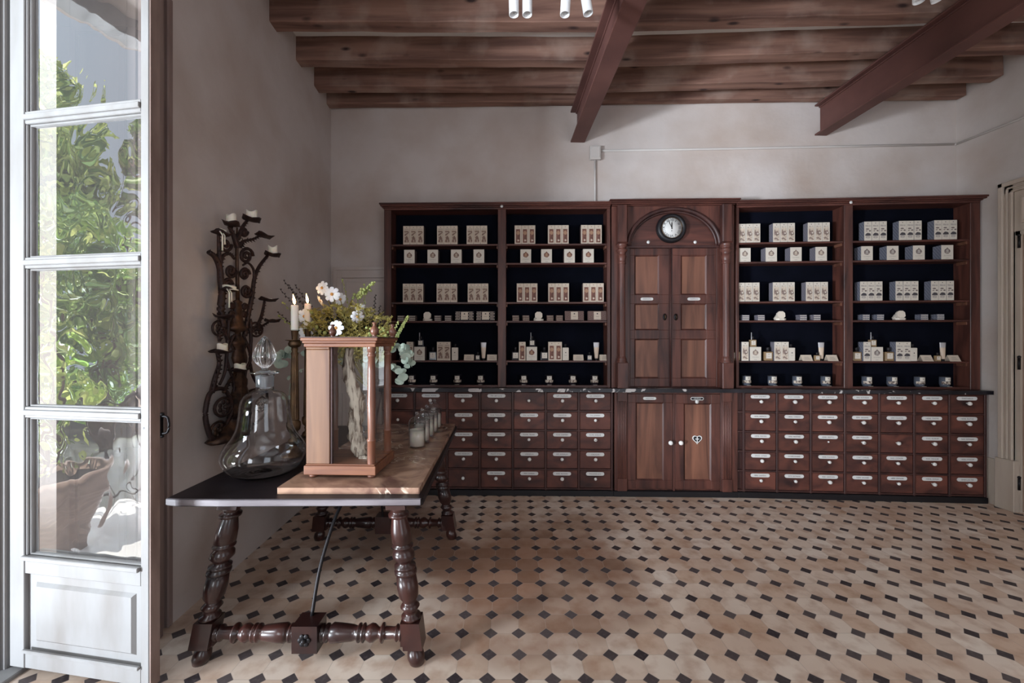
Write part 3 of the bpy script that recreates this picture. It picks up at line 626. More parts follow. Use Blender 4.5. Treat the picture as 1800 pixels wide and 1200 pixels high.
def drawer_cabinet(U, label, cols, txt, u_start=0, row_px=None):
    root = empty('drawer_cabinet', U.w(0, 0, 0), U.rz, label, 'cabinet')
    L_ = U.L; DEP = .235; rows = 5
    us = [u_start+i*(L_-u_start-.012)/cols for i in range(cols+1)]; zs = [ZB+.012+(ZD-ZB-.012)*k/rows for k in range(rows+1)]
    mb = MB(); mb.box(0, L_, .03, DEP, .0, ZD, 0)
    hw = .0095
    for i in range(cols+1): c_ = us[i]; mb.box(max(0, c_-hw), min(L_, c_+hw), 0, .03, ZB, ZD, 0)
    for k in range(rows+1): mb.box(0, L_, .002, .03, zs[k]-hw*.8, min(ZD, zs[k]+hw*.8), 0)
    if L_-us[-1] > .02: mb.box(us[-1], L_, .0, .03, ZB, ZD, 0)
    mb.build('carcass', MT['darkw'], root, bevel=.002)
    MB().box(0, L_, -.012, .03, 0, ZB, 0).build('plinth', MT['blackp'], root, bevel=.004)
    dw = us[1]-us[0]-2*hw-.004; dh = zs[1]-zs[0]-2*hw*.8-.004
    for k in range(rows):
        for i in range(cols):
            r_ = rows-1-k; cx_ = (us[i]+us[i+1])/2; cz = (zs[r_]+zs[r_+1])/2; jx = random.uniform(-.003, .003); jy = random.uniform(0, .004)
            d = MB().box(-dw/2, dw/2, 0, .024, -dh/2, dh/2).build('drawer', MT['drawer'], root, loc=(cx_, .006+jy, cz), bevel=.003)
            s_ = txt[k][i]
            if s_:
                mb = MB(); plate_mesh(mb, s_, .176, .034, M.Translation((jx, 0, dh/2-.032)) @ FACE)
                mb.build('label_plate', [MT['enamel'], MT['ink']], d)['label'] = 'white enamel name plate'
            km = KN if (i, k) != (2, 2) or u_start == 0 else None
            mb = MB(); sz = random.choice((.85, .95, 1, 1, 1.05)); T_ = M.Translation((jx*1.5, 0, dh/2-.076)) @ FACE @ M.Scale(sz, 4)
            if km is None: mb.ball((0, 0, .01), .009, T=T_)
            else: mb.add(KN.v, KN.f, 0, True, T_)
            dot = (u_start == 0 and (i, k) in ((4, 1), (6, 2))) or (u_start and (i, k) == (3, 2))
            if dot: mb.lathe([(1e-4, .0412), (.004, .041), (.004, .039)], 8, 1, T_)
            mb.build('knob', [MT['porc'], MT['inkd']], d)['label'] = 'white porcelain knob'
    return root
random.seed(11)
drawer_cabinet(UL, 'dark wooden apothecary cabinet of small drawers left of the cupboard, behind the table', 7, TXT_L, 0)
drawer_cabinet(UR, 'dark wooden apothecary cabinet of small labelled drawers right of the cupboard', 7, TXT_R, .055)
# countertop: one black marble slab following the three fronts
ct = MB(); ov = .035
fp = [UL.w(-.02, -ov, 0), UL.w(UL.L, -ov, 0), UC.w(UC.L, -ov-.01, 0), UR.w(UR.L+.025, -ov, 0)]
bp = [UR.w(UR.L+.02, .245, 0), UR.w(0, .235, 0), UC.w(0, .245, 0), UL.w(-.02, .26, 0)]
ct.prism([(p.x, p.y) for p in fp+bp], ZD, ZC)
tag(ct.build('countertop', MT['bmarble'], bevel=.005), 'black marble worktop with white veins running over the drawer cabinets', 'worktop')
# upper shelf units
SH = [2.46, 2.272, 1.885, 1.699, 1.306]; OT, OB, VU = 2.80, ZC, .065    # shelf tops, top of opening, set back of the upper front
def cornice(mb, x0, x1, z1, v0, steps=((.0, .0, .02), (.012, .02, .032), (.03, .032, .046), (.038, .046, .062)), lret=True, rret=True):
    H = .062
    for (o_, a, b) in steps:
        mb.box(x0-(o_ if lret else 0), x1+(o_ if rret else 0), v0-o_-.002, v0+.19, z1-H+a, z1-H+b)
def shelf_unit(U, label, st_l, div, st_r, vmax=.26):
    root = empty('shelf_unit', U.w(0, 0, ZC), U.rz, label, 'shelf unit')
    zo = lambda z: z-ZC
    VB = vmax
    for (a, b, v_, z_) in ((*st_l, VB, zo(2.86)-.062), (*st_r, VB, zo(2.86)-.062), (*div, VB-.02, zo(2.80))): MB().box(a, b, VU, v_, 0, z_).build('upright', MT['mahog'], root, bevel=.003)
    mb = MB(); mb.box(st_l[0], st_r[1], VU+.002, VB, zo(2.80), zo(2.86)-.02); cornice(mb, st_l[0], st_r[1], zo(2.86), VU, lret=(st_l[0] < .2 and U is UL), rret=(U is UR))
    mb.build('cornice', MT['mahogx'], root, bevel=.003)
    MB().box(st_l[1], st_r[0], VB-.02, VB-.005, 0.002, zo(2.80)).build('back_board', MT['navy'], root)
    MB().box(st_l[1], st_r[0], VU+.005, VU+.022, 0.0, .022).build('bottom_rail', MT['mahogx'], root, bevel=.002)
    for (a, b) in ((st_l[1], div[0]), (div[1], st_r[0])):
        for s_ in SH:
            MB().box(a, b, VU+.012, VB-.02, zo(s_)-.018, zo(s_)).build('shelf', MT['mahogx'], root, bevel=.002)
            for c_ in (a, b-.012): MB().box(c_, c_+.012, VU+.03, VU+.12, zo(s_)-.045, zo(s_)-.018).build('shelf_cleat', MT['panelw'], root)
    return root
uL = lambda x: UL.u(x, VU); uR = lambda x: UR.u(x, VU)
sl = shelf_unit(UL, 'dark wooden open shelf unit with navy back, left of the clock cupboard', (uL(675), uL(687.5)), (uL(875), uL(889.5)), (UL.L-.045, UL.L-.012), .26)
sr = shelf_unit(UR, 'dark wooden open shelf unit with navy back, right of the clock cupboard', (.012, .04), (uR(1484), uR(1499.5)), (uR(1706), uR(1723.5)), .245)
for (U, root, x, y) in ((UL, sl, 882, 363), (UR, sr, 1495, 356)):
    MB().lathe([(.014, 0), (.014, .004), (1e-4, .006)], 12, 0, M.Translation((U.u(x, .03), .024, U.z(x, y, .03)-ZC)) @ FACE).build('number_disc', MT['enamel'], root)
# ---- cupboard in the middle: lower part
lc = empty('base_cupboard', UC.w(0, 0, 0), UC.rz, 'two-door wooden base cupboard under the clock, heart plate on its right door', 'cupboard')
cu = lambda x, v=0: UC.u(x, v); cz = lambda x, y, v=0: UC.z(x, y, v)
W = UC.L
mb = MB(); mb.box(.012, W-.012, .03, .23, 0, ZD); mb.box(.012, cu(1103), 0, .03, ZB, ZD); mb.box(cu(1267), W-.004, 0, .03, ZB, ZD)
mb.box(cu(1103), cu(1267), 0.004, .03, ZD-.018, ZD); mb.box(cu(1183.5), cu(1186.5), .002, .03, ZB, ZD-.018)
mb.build('carcass', MT['mahog'], lc, bevel=.002)
MB().box(.0, W, -.014, .03, 0, ZB).build('plinth', MT['blackp'], lc, bevel=.004)
for (a, b) in ((1084.5, 1101.5), (1269, 1286)):
    ua, ub = cu(a), cu(b); mb = MB(); mb.box(ua, ub, -.016, 0, ZB, ZB+.12); mb.box(ua, ub, -.016, 0, ZD-.09, ZD)
    mb.box(ua, ub, -.008, 0, ZB+.12, ZD-.09); n = 5; fw = (ub-ua)/(n+.5)
    for k in range(n): c_ = ua+fw*(k+.75); mb.tube([(c_, -.008, ZB+.12), (c_, -.008, ZD-.09)], fw*.38, 8)
    mb.build('fluted_pilaster', MT['mahog'], lc, bevel=.002)
def cup_door(root, x0, x1, z0, z1, panels, v, mats, th=.024, name='door'):
    mb = MB(); panel_frame(mb, 0, x1-x0, z0, z1, 0, th, .012, [(p[0]-x0, p[1]-x0, p[2], p[3]) for p in panels])
    for p in panels: sunk(mb, p[0]-x0, p[1]-x0, p[2], p[3], -.002, .014, .012)
    d = mb.build(name, mats[0], root, loc=(x0, v, 0), bevel=.002)
    for p in panels: MB().box(p[0]-x0+.012, p[1]-x0-.012, .009, .02, p[2]+.012, p[3]-.012).build('panel', mats[1], d)
    return d
d1 = cup_door(lc, cu(1103.5), cu(1183), ZB+.02, ZD-.02, [(cu(1118), cu(1167), cz(1140, 844), cz(1140, 707.5))], .004, (MT['mahog'], MT['panelw']))
d2 = cup_door(lc, cu(1187), cu(1266.5), ZB+.02, ZD-.02, [(cu(1202.5), cu(1250.5), cz(1225, 845), cz(1225, 709))], .004, (MT['mahog'], MT['panelw']))
for d, x, xo in ((d1, 1177, 1103.5), (d2, 1195, 1187)):
    mb = MB(); mb.add(KN.v, KN.f, 0, True, M.Translation((cu(x)-cu(xo), 0, cz(x, 777))) @ FACE @ M.Scale(1.25, 4)); mb.build('knob', MT['porc'], d)['label'] = 'white porcelain knob'
mb = MB(); plate_mesh(mb, 'MEDICINAE', .125, .027, M.Translation((cu(1142)-cu(1103.5), -.001, cz(1142, 700))) @ FACE); mb.build('name_plate', [MT['enamel'], MT['ink']], d1)
mb = MB(); plate_mesh(mb, 'VENENA', .125, .030, M.Translation((cu(1225.5)-cu(1187), -.001, cz(1225, 700.5))) @ FACE, rim=True); mb.build('name_plate', [MT['enamel'], MT['inkd'], MT['enamel']], d2)['label'] = 'black oval plate with white letters'
mb = MB(); mb.lathe([(.018, 0), (.018, .004), (1e-4, .006)], 14, 0, M.Translation((cu(1225.5)-cu(1187), -.001, cz(1225, 706))) @ FACE); mb.build('number_disc', MT['enamel'], d2)
hp = []
for k in range(28):
    a = 2*pi*k/28; hp.append((16*sin(a)**3, 13*cos(a)-5*cos(2*a)-2*cos(3*a)-cos(4*a)))
Th = M.Translation((cu(1226)-cu(1187), .006, cz(1226, 772))) @ FACE
mb = MB(); mb.prism([(p[0]*.0029, p[1]*.0029) for p in hp][::-1], 0, .004, 0, Th); mb.prism([(p[0]*.0023, p[1]*.0023) for p in hp][::-1], .004, .005, 1, Th)
mb.box(-.004, .004, -.03, .03, .005, .0058, 0, Th); mb.box(-.018, .018, -.002, .006, .005, .0058, 0, Th); mb.ball((0, -.026, .005), .006, 0, 8, (1, 1, .3), Th)
mb.build('heart_plate', [MT['enamel'], MT['inkd']], d2)['label'] = 'black heart-shaped plate with white rim and cross'
# ---- cupboard in the middle: upper part
uc = empty('clock_cupboard', UC.w(0, 0, ZC), UC.rz, 'tall two-door wooden cupboard with arched top and columns, clock in its arch', 'cupboard')
VC = .075; ZT = 2.872
cu2 = lambda x, v=VC: UC.u(x, v); cz2 = lambda x, y, v=VC: UC.z(x, y, v)-ZC
mb = MB(); mb.box(.0, W, .13, .235, 0, ZT-ZC-.05)
ax0, ax1 = cu2(1103), cu2(1266); sp = cz2(1185, 431); atop = cz2(1185, 366); acx = (ax0+ax1)/2; ra = (ax1-ax0)/2; rb = atop-sp
mb.box(0, ax0, VC, .13, 0, ZT-ZC-.05); mb.box(ax1, W, VC, .13, 0, ZT-ZC-.05)
n = 28; zt = ZT-ZC-.05
for k in range(n):     # spandrel above the arch
    a0 = pi-pi*k/n; a1 = pi-pi*(k+1)/n
    q = [(acx+ra*cos(a0), sp+rb*sin(a0)), (acx+ra*cos(a1), sp+rb*sin(a1)), (acx+ra*cos(a1), zt), (acx+ra*cos(a0), zt)]
    vs = [(x_, VC, z_) for (x_, z_) in q]+[(x_, .13, z_) for (x_, z_) in q]
    mb.add(vs, [(0, 1, 2, 3), (0, 4, 5, 1), (3, 2, 6, 7)])
mb.build('carcass', MT['mahog'], uc)
mb = MB(); pts = [(acx+(ra-.006)*cos(pi-pi*k/30), VC-.004, sp+(rb-.006)*sin(pi-pi*k/30)) for k in range(31)]
mb.tube(pts, .02, 8, nrm=(0, 1, 0)); pts = [(acx+(ra-.03)*cos(pi-pi*k/30), VC+.016, sp+(rb-.03)*sin(pi-pi*k/30)) for k in range(31)]; mb.tube(pts, .012, 8, nrm=(0, 1, 0))
mb.build('arch_moulding', MT['darkw'], uc)
mb = MB(); mb.prism([(acx+ra*cos(pi*k/30), sp+rb*sin(pi*k/30)) for k in range(31)], -.128, -.105, 0, M.Rotation(pi/2, 4, 'X')); mb.build('tympanum', MT['mahogx'], uc)
mb = MB(); mb.box(ax0+.002, ax1-.002, .088, .128, sp-.022, sp+.004); mb.build('lintel', MT['darkw'], uc, bevel=.003)
mb = MB()
for (o_, a, b) in ((.0, .0, .012), (.02, .012, .024), (.034, .024, .036), (.05, .036, .05)): mb.box(-o_*.6, W+o_*.6, VC-.025-o_, .23, ZT-ZC-.05+a, ZT-ZC-.05+b)
mb.build('cornice', MT['mahogx'], uc, bevel=.003)
vcol = .035
for (xa, xb, xc) in ((1085, 1101.5, 1090), (1267.5, 1285, 1272.5)):
    c_ = UC.u((xa+xb)/2, vcol); hwid = .047
    mb = MB(); z0, z1 = cz2(1090, 427, .02), ZT-ZC-.05
    mb.box(c_-hwid, c_+hwid, .0, VC, z0, z1); mb.box(c_-hwid-.008, c_+hwid+.008, -.006, VC, z0-.012, z0+.006); mb.build('entablature_block', MT['mahog'], uc, bevel=.012)
    mb = MB(); zp = cz2(1090, 637, .0); mb.box(c_-hwid-.006, c_+hwid+.006, -.012, VC, 0, zp); mb.build('pedestal', MT['mahog'], uc, bevel=.005)
    zt_ = z0-.012; prof = [(.05, zp), (.05, zp+.012), (.042, zp+.02), (.046, zp+.032), (.038, zp+.045), (.035, zp+.06)]
    T_ = M.Translation((c_, .036, 0))
    mb = MB(); mb.lathe(prof, 20, 0, T_); mb.lathe([(.034, zp+.06), (.031, zt_-.19)], 48, 0, T_, fl=.12, nf=12)
    mb.lathe([(.033, zt_-.19), (.040, zt_-.183), (.034, zt_-.172), (.036, zt_-.15), (.044, zt_-.115), (.034, zt_-.10), (.036, zt_-.08), (.052, zt_-.062), (.054, zt_-.052), (.04, zt_-.044), (.04, zt_-.028), (.05, zt_-.02), (.05, zt_)], 20, 0, T_)
    mb.build('column', MT['mahog'], uc)
zb_, zt2 = cz2(1140, 680, .1), sp-.024
for (x0, x1, pa, pb, hx) in ((1107.5, 1176, 1115.5, 1158.5, 1168.5), (1182, 1259, 1197, 1242, 1188)):
    u0, u1 = cu2(x0, .1), cu2(x1, .1); a, b = cu2(pa, .1), cu2(pb, .1); Z_ = lambda y: cz2(x0, y, .1)
    d = cup_door(uc, u0, u1, zb_+.005, zt2, [(a, b, Z_(664.5), Z_(595.5)), (a, b, Z_(580), Z_(533.5)), (a, b, Z_(518), Z_(448.5))], .1, (MT['mahog'], MT['panelw']), th=.026)
    mb = MB(); plate_mesh(mb, 'RESERVATA' if x0 < 1150 else 'PHARMACIA', .124, .028, M.Translation(((a+b)/2-u0, 0, Z_(525.5))) @ FACE); mb.build('name_plate', [MT['enamel'], MT['ink']], d)
    mb = MB(); hz = Z_(557); hu = cu2(hx, .1)-u0; mb.lathe([(.02, 0), (.02, .003), (.012, .005), (1e-4, .005)], 16, 0, M.Translation((hu, 0, hz)) @ FACE @ M.Diagonal((1, 1.7, 1, 1)))
    mb.build('escutcheon', MT['iron'], d); mb = MB(); mb.tube(catmull([(hu, -.004, hz+.02), (hu, -.02, hz+.012), (hu, -.02, hz-.012), (hu, -.004, hz-.02)], 4), .005); mb.build('door_pull', MT['brass'], d)
mb = MB(); um = cu2(1179, .09); mb.tube([(um, .096, zb_+.005), (um, .096, zt2)], .009); mb.box(cu2(1176, .1), cu2(1182, .1), .1, .13, zb_, zt2); mb.build('centre_bead', MT['darkw'], uc)
mb = MB(); mb.box(ax0, cu2(1107.3, .1), .095, .13, 0, sp); mb.box(cu2(1259.2, .1), ax1, .095, .13, 0, sp); mb.box(ax0, ax1, .092, .13, 0, zb_+.003); mb.build('door_surround', MT['mahog'], uc, bevel=.002)
for x_ in (1139.6, 1222): MB().lathe([(.016, 0), (.016, .004), (1e-4, .006)], 12, 0, M.Translation((cu2(x_, .105), .105, cz2(x_, 425.5, .105))) @ FACE).build('number_disc', MT['enamel'], uc)
# clock
ck = empty('wall_clock', UC.w(cu2(1180, .08), .104, cz2(1180, 401, .08)+ZC), UC.rz, 'round wall clock with black case and white roman dial in the cupboard arch', 'clock')
mb = MB(); mb.lathe([(.142, 0), (.145, .02), (.138, .045), (.12, .058), (.106, .05), (.098, .036), (.098, .030), (1e-4, .030)], 40, 0, FACE); mb.build('clock_case', MT['blackp'], ck)
mb = MB(); mb.lathe([(.1, .034), (.1, .036), (1e-4, .036)], 40, 0, FACE)
for k, s_ in enumerate(['XII', 'I', 'II', 'III', 'IIII', 'V', 'VI', 'VII', 'VIII', 'IX', 'X', 'XI']):
    put_text(mb, s_, .034, .024, FACE @ M.Rotation(-2*pi*k/12, 4, 'Z') @ M.Translation((0, .078, .037)), 1)
mb.lathe([(.005, .036), (.005, .0375), (1e-4, .0375)], 8, 1, FACE @ M.Translation((0, -.028, 0)))
mb.build('clock_dial', [MT['enamel'], MT['inkd']], ck)
def hand(a, l, w_): return MB().prism([(-w_, -.012), (w_, -.012), (w_*1.2, l*.7), (0, l), (-w_*1.2, l*.7)], .038, .040, 0, FACE @ M.Rotation(a, 4, 'Z'))
hand(R(0), .062, .004).build('hour_hand', MT['inkd'], ck); hand(R(25), .082, .0022).build('minute_hand', MT['inkd'], ck)
mb = MB(); mb.tube([FACE @ V((.1*cos(2*pi*k/40), .1*sin(2*pi*k/40), .044)) for k in range(41)], .003, 6, nrm=(0, 1, 0)); mb.build('bezel', MT['brass'], ck)
# ------------------------------------------------------------------ goods on the shelves
def mesh_of(mb, name, mats, bevel=0):
    me = bpy.data.meshes.new(name); me.from_pydata(mb.v, [], mb.f)
    for m_ in mats: me.materials.append(m_)
    me.polygons.foreach_set('material_index', mb.m); me.polygons.foreach_set('use_smooth', mb.sm); me.update(); return me
def facequad(mb, x0, x1, z0, z1, y, mi):
    mb.add([(x0, y, z0), (x1, y, z0), (x1, y, z1), (x0, y, z1)], [(0, 1, 2, 3)], mi)
def blob(mb, cx_, cz_, rx, rz, y, mi, n=14, star=0):
    pts = []
    for k in range(n):
        a = 2*pi*k/n; r_ = 1-star*(k % 2); pts.append((cx_+rx*r_*cos(a), y, cz_+rz*r_*sin(a)))
    mb.add(pts, [tuple(range(n))], mi)
TW, TH, TD = .0665, .184, .068
def tall_box(v):
    mb = MB(); w2 = TW/2; mb.box(-w2, w2, 0, TD, 0, TH, 1); facequad(mb, -w2, w2, 0, TH, -.0006, 0)
    blob(mb, 0, TH-.016, .005, .004, -.001, 3, 6)
    e = -.0011
    if v == 1:
        facequad(mb, -w2+.012, w2-.008, TH-.034, TH-.031, e, 3); facequad(mb, -w2+.008, w2-.008, .012, TH-.04, e, 4)
        facequad(mb, -.022, .02, TH-.062, TH-.052, e-.0005, 2)
        mb.add([(-.02, e-.0006, TH-.085), (.022, e-.0006, TH-.06), (.024, e-.0006, TH-.066), (-.014, e-.0006, TH-.10)], [(0, 1, 2, 3)], 2)
        blob(mb, .0, .062, .018, .022, e-.0006, 2, 9, .25); blob(mb, -.012, .034, .014, .018, e-.0007, 2, 7, .4); blob(mb, .014, .036, .01, .02, e-.0007, 2, 7, .4)
    elif v == 2:
        facequad(mb, -w2+.012, w2-.012, .012, TH-.038, e, 2); blob(mb, 0, TH-.075, .018, .02, e-.0005, 4, 12); facequad(mb, -.018, .018, .055, .062, e-.0005, 3); blob(mb, .002, .035, .013, .012, e-.0005, 0, 6, .3)
    elif v == 3:
        facequad(mb, -w2+.012, -.004, TH-.04, TH-.035, e, 2); facequad(mb, .004, w2-.012, TH-.038, TH-.036, e, 3); facequad(mb, -w2+.008, w2-.008, .012, TH-.045, e, 4)
        blob(mb, .004, .085, .022, .03, e-.0005, 2, 11, .3); blob(mb, -.016, .095, .006, .03, e-.0005, 2, 6); blob(mb, .01, .085, .008, .008, e-.0008, 0, 8); blob(mb, -.008, .035, .02, .012, e-.0005, 2, 9, .45); blob(mb, .01, .025, .014, .01, e-.0005, 2, 7, .5)
    else:
        facequad(mb, -w2+.010, w2-.008, TH-.05, TH-.034, e, 4); facequad(mb, -w2+.010, w2-.008, .018, TH-.05, e, 5)
        blob(mb, -.004, .112, .016, .007, e-.0005, 2, 9); blob(mb, -.012, .094, .010, .004, e-.0005, 2, 7); blob(mb, .018, .095, .012, .008, e-.0005, 2, 5)
        blob(mb, .002, .066, .024, .010, e-.0005, 3, 7, .2); facequad(mb, -.024, .026, .048, .062, e-.0006, 3); blob(mb, 0, .034, .022, .013, e-.0005, 4, 10)
    art = {1: MT['art1'], 2: MT['art2'], 3: MT['art3'], 4: MT['art4']}[v]
    ink = {1: MT['ink'], 2: MT['art2'], 3: MT['ink'], 4: MT['ink']}[v]
    light = {1: MT['tan1'], 2: MT['tan2'], 3: MT['tan3'], 4: MT['tan4']}[v]
    return mesh_of(mb, 'printed_box', [MT['card'] if v < 3 else MT['cardw'], MT['side%d' % v], MT['dk%d' % v], ink, light, MT['cardw']])
for k, (a, b) in {1: ((190, 172, 154), (96, 76, 68)), 2: ((176, 138, 112), (92, 62, 54)), 3: ((206, 190, 172), (104, 90, 84)), 4: ((186, 178, 170), (92, 82, 80))}.items():
    MT['tan%d' % k] = mat('box_print_ground_%d' % k, a, .7, c2=tuple(int(x*.82) for x in a), scale=(50, 50, 50), detail=3)
    MT['dk%d' % k] = mat('box_print_dark_%d' % k, b, .7, c2=tuple(min(255, int(x*1.5)) for x in b), scale=(90, 90, 90), detail=3)
def square_box(v):
    mb = MB(); w_, h_, d_ = .106, .135, .085; mb.box(-w_/2, w_/2, 0, d_, 0, h_, 1); facequad(mb, -w_/2, w_/2, 0, h_, -.0006, 0)
    blob(mb, 0, .078, .029, .026, -.0012, 2, 10, .08); mb.add([(-.012, -.0012, .098), (.012, -.0012, .098), (0, -.0012, .114)], [(0, 1, 2)], 2)
    blob(mb, 0, .084, .012, .012, -.0018, 4, 10); blob(mb, 0, .068, .017, .006, -.0018, 4, 8)
    put_text(mb, 'EAU DE PARFUM', .06, .005, M.Translation((0, -.0014, .036)) @ FACE, 3); facequad(mb, -.012, .012, .012, .0135, -.0012, 3)
    return mesh_of(mb, 'crest_box', [MT['cardw'], MT['side%d' % v], MT['dk%d' % v], MT['ink'], MT['tan%d' % v]])
def soap_carton(v):
    mb = MB(); w_, h_, d_ = .068, .017, .062; mb.box(-w_/2, w_/2, 0, d_, 0, h_, 0)
    for k in range(5): facequad(mb, -w_/2+.006+k*.012, -w_/2+.014+k*.012, .004, .0125, -.0008, 1)
    return mesh_of(mb, 'soap_carton', [MT['side%d' % v], MT['cardw'] if v != 2 else MT['tan1']])
def wide_box(v):
    mb = MB(); w_, h_, d_ = .186, .093, .035; mb.box(-w_/2, w_/2, 0, d_, 0, h_, 0); facequad(mb, -.035, .035, .008, h_-.006, -.0012, 1)
    blob(mb, 0, h_-.026, .008, .007, -.0018, 2, 8); facequad(mb, -.016, .016, .036, .038, -.0018, 2)
    if v == 1:
        for r_ in range(6):
            for k in range(12):
                x_ = -w_/2+.009+k*.0153+(r_ % 2)*.005
                if abs(x_) > .042 and x_ < w_/2-.006: blob(mb, x_, .011+r_*.0145, .0062, .0045, -.0008, 1, 6)
    return mesh_of(mb, 'gift_box', [MT['navyp'] if v == 1 else MT['pat2'], MT['card'], MT['ink']])
MT['navyp'] = mat('black_gift_paper', (40, 30, 36), .6)
TB = {v: tall_box(v) for v in (1, 2, 3, 4)}; SQ = {v: square_box(v) for v in (1, 2, 3, 4)}; SC = {v: soap_carton(v) for v in (1, 2, 3, 4)}; WB_ = {v: wide_box(v) for v in (1, 2)}
BAY = {1: (UL, 'far-left bay'), 2: (UL, 'second bay'), 3: (UR, 'third bay'), 4: (UR, 'far-right bay')}
DESC = {1: 'box, engraved figure', 2: 'box, brown portrait', 3: 'box, engraved street', 4: 'box, grey landscape'}
ORD = ['left', 'middle', 'right']; OR4 = ['leftmost', 'second from left', 'third from left', 'rightmost']
def put(b, x, z, me, name, label, cat, group, v=.02, rz=0, rx=0):
    U = BAY[b][0]; vv = VU+v; o = place(name, me, None, U.w(U.u(x, vv), vv, z+.0005), (rx, 0, U.rz+rz)); tag(o, label, cat, group); return o
S1, S2, S3, S4, S5 = SH
trios = {(1, 0): [726.7, 786.2, 838.3], (2, 0): [922.8, 981.4, 1039.5], (3, 0): [1317.5, 1378, 1439.2], (4, 0): [1539, 1600, 1662.3],
         (1, 2): [726, 785.5, 840.2], (2, 2): [926.5, 982, 1043], (3, 2): [1316, 1377.7, 1436], (4, 2): [1531.5, 1594.3, 1656.7]}
for (b, s_), xs in trios.items():
    U, bn = BAY[b]; z_ = SH[s_]; sn = 'top shelf' if s_ == 0 else 'third shelf'
    for g, x in enumerate(xs):
        for k in range(3):
            vv = VU+.02; u_ = U.u(x, vv)+(k-1)*(TW+.0022)
            o = place('tall_box', TB[b], None, U.w(u_, vv+random.uniform(0, .002), z_+.0005), (0, 0, U.rz)); tag(o, 'tall %s, %s in %s trio, %s, %s' % (DESC[b], ORD[k], ORD[g], sn, bn), 'box', 'tall boxes on the %s of the %s' % (sn, bn))
squares = {1: [719.6, 760.8, 802, 841.7], 2: [924.2, 960.7, 1001, 1034.3], 3: [1309.5, 1355.7, 1399, 1443.4], 4: [1523.8, 1569, 1615, 1665]}
for b, xs in squares.items():
    for g, x in enumerate(xs):
        put(b, x, S2, SQ[b], 'crest_box', 'square %s crest box, %s on second shelf, %s' % ('cream' if b < 3 else 'white', OR4[g], BAY[b][1]), 'box', 'square crest boxes on the second shelf of the '+BAY[b][1])
stacks = {1: [704.4, 724.5, 769.5, 787.5], 2: [906.5, 924.5, 967, 983.5], 3: [1311, 1338, 1412, 1436], 4: [1522.5, 1547.5, 1625, 1653.5]}
PSN = {0: 'leftmost stack', 1: 'stack left of soap', 2: 'stack right of soap', 3: 'second stack past soap'}
for b, xs in stacks.items():
    for g, x in enumerate(xs):
        for k in range(3):
            put(b, x+random.uniform(-.2, .2), S4+k*.0185, SC[b], 'soap_carton', 'flat soap carton, %s of %s, fourth shelf, %s' % (['bottom', 'middle', 'top'][k], PSN[g], BAY[b][1]), 'carton', 'flat soap cartons on the fourth shelf of the '+BAY[b][1], v=.025)
for b, xs in {1: [816.3, 853.4], 2: [1009.8, 1050.2]}.items():
    for g, x in enumerate(xs):
        o = put(b, x, S4+.004, WB_[b], 'gift_box', 'wide %s gift box with pale label, %s of two, %s' % ('black and white' if b == 1 else 'brown', ['left', 'right'][g], BAY[b][1]), 'box', 'wide gift boxes on the fourth shelf', v=.03, rx=R(-6))
def bar(mb, w_, h_, t_, T):
    c = .25; hw, hh = w_/2, h_/2; p = [(-hw+c*w_, -hh), (hw-c*w_, -hh), (hw, -hh+c*h_), (hw, hh-c*h_), (hw-c*w_, hh), (-hw+c*w_, hh), (-hw, hh-c*h_), (-hw, -hh+c*h_)]
    mb.prism(p, -t_/2, t_/2, 0, T); blob_pts = [(.55*x, .55*y) for (x, y) in p]; mb.prism(blob_pts, t_/2, t_/2+.002, 0, T)
for b, x in {1: 750.5, 2: 947, 3: 1374.5, 4: 1586}.items():
    U = BAY[b][0]; vv = VU+.035
    rt = empty('display_soap', U.w(U.u(x, vv), vv, S4), U.rz, 'ivory soap bar leaning upright on another, '+BAY[b][1], 'soap', 'display soaps')
    mb = MB(); bar(mb, .098 if b > 1 else .09, .07, .020, M.Translation((0, .035, .011))); mb.build('lower_bar', MT['soap'], rt, bevel=.004, bseg=2)
    mb = MB(); bar(mb, .072, .07, .022, M.Translation((0, .02, .055)) @ M.Rotation(R(80), 4, 'X')); mb.build('upright_bar', MT['soap'], rt, bevel=.005, bseg=2)
    mb = MB(); mb.prism([(-.048, .0), (-.02, .0), (-.02, .04)], -.012, .012, 0, M.Translation((0, .05, .022)) @ FACE @ M.Translation((0, 0, -.0))); mb.build('wedge_bar', MT['soap'], rt, bevel=.002)
def bottle(b, x, z, k, label, gp, v=.03, tint='smoke'):
    U = BAY[b][0]; vv = VU+v; rt = empty('perfume_bottle', U.w(U.u(x, vv), vv, z+.0005), U.rz, label, 'bottle', gp)
    w_, h_, d_ = .078*k, .088*k, .04*k
    MB().box(-w_/2, w_/2, 0, d_, 0, h_).build('glass_body', MT[tint], rt, bevel=.006*k, bseg=2)
    mb = MB(); facequad(mb, -.026*k, .026*k, .022*k, .076*k, -.0015, 0); blob(mb, 0, .062*k, .004, .004, -.002, 1, 6); facequad(mb, -.012*k, .012*k, .04*k, .0415*k, -.002, 1); mb.build('paper_label', [MT['cardw'], MT['ink']], rt)
    mb = MB(); T_ = M.Translation((0, d_/2, h_)); mb.lathe([(.010*k, 0), (.010*k, .008*k), (.015*k, .009*k), (.015*k, .04*k), (.011*k, .044*k), (1e-4, .044*k)], 14, 0, T_); mb.build('cap', MT['blackp'], rt); return rt
def atomiser(b, x, z, label, gp, tint):
    rt = bottle(b, x, z, .78, label, gp, .035, tint)
    mb = MB(); mb.lathe([(.004, 0), (.004, .07), (1e-4, .07)], 8, 0, M.Translation((-.012, .016, .07))); mb.build('spray_stem', MT['silver'], rt)
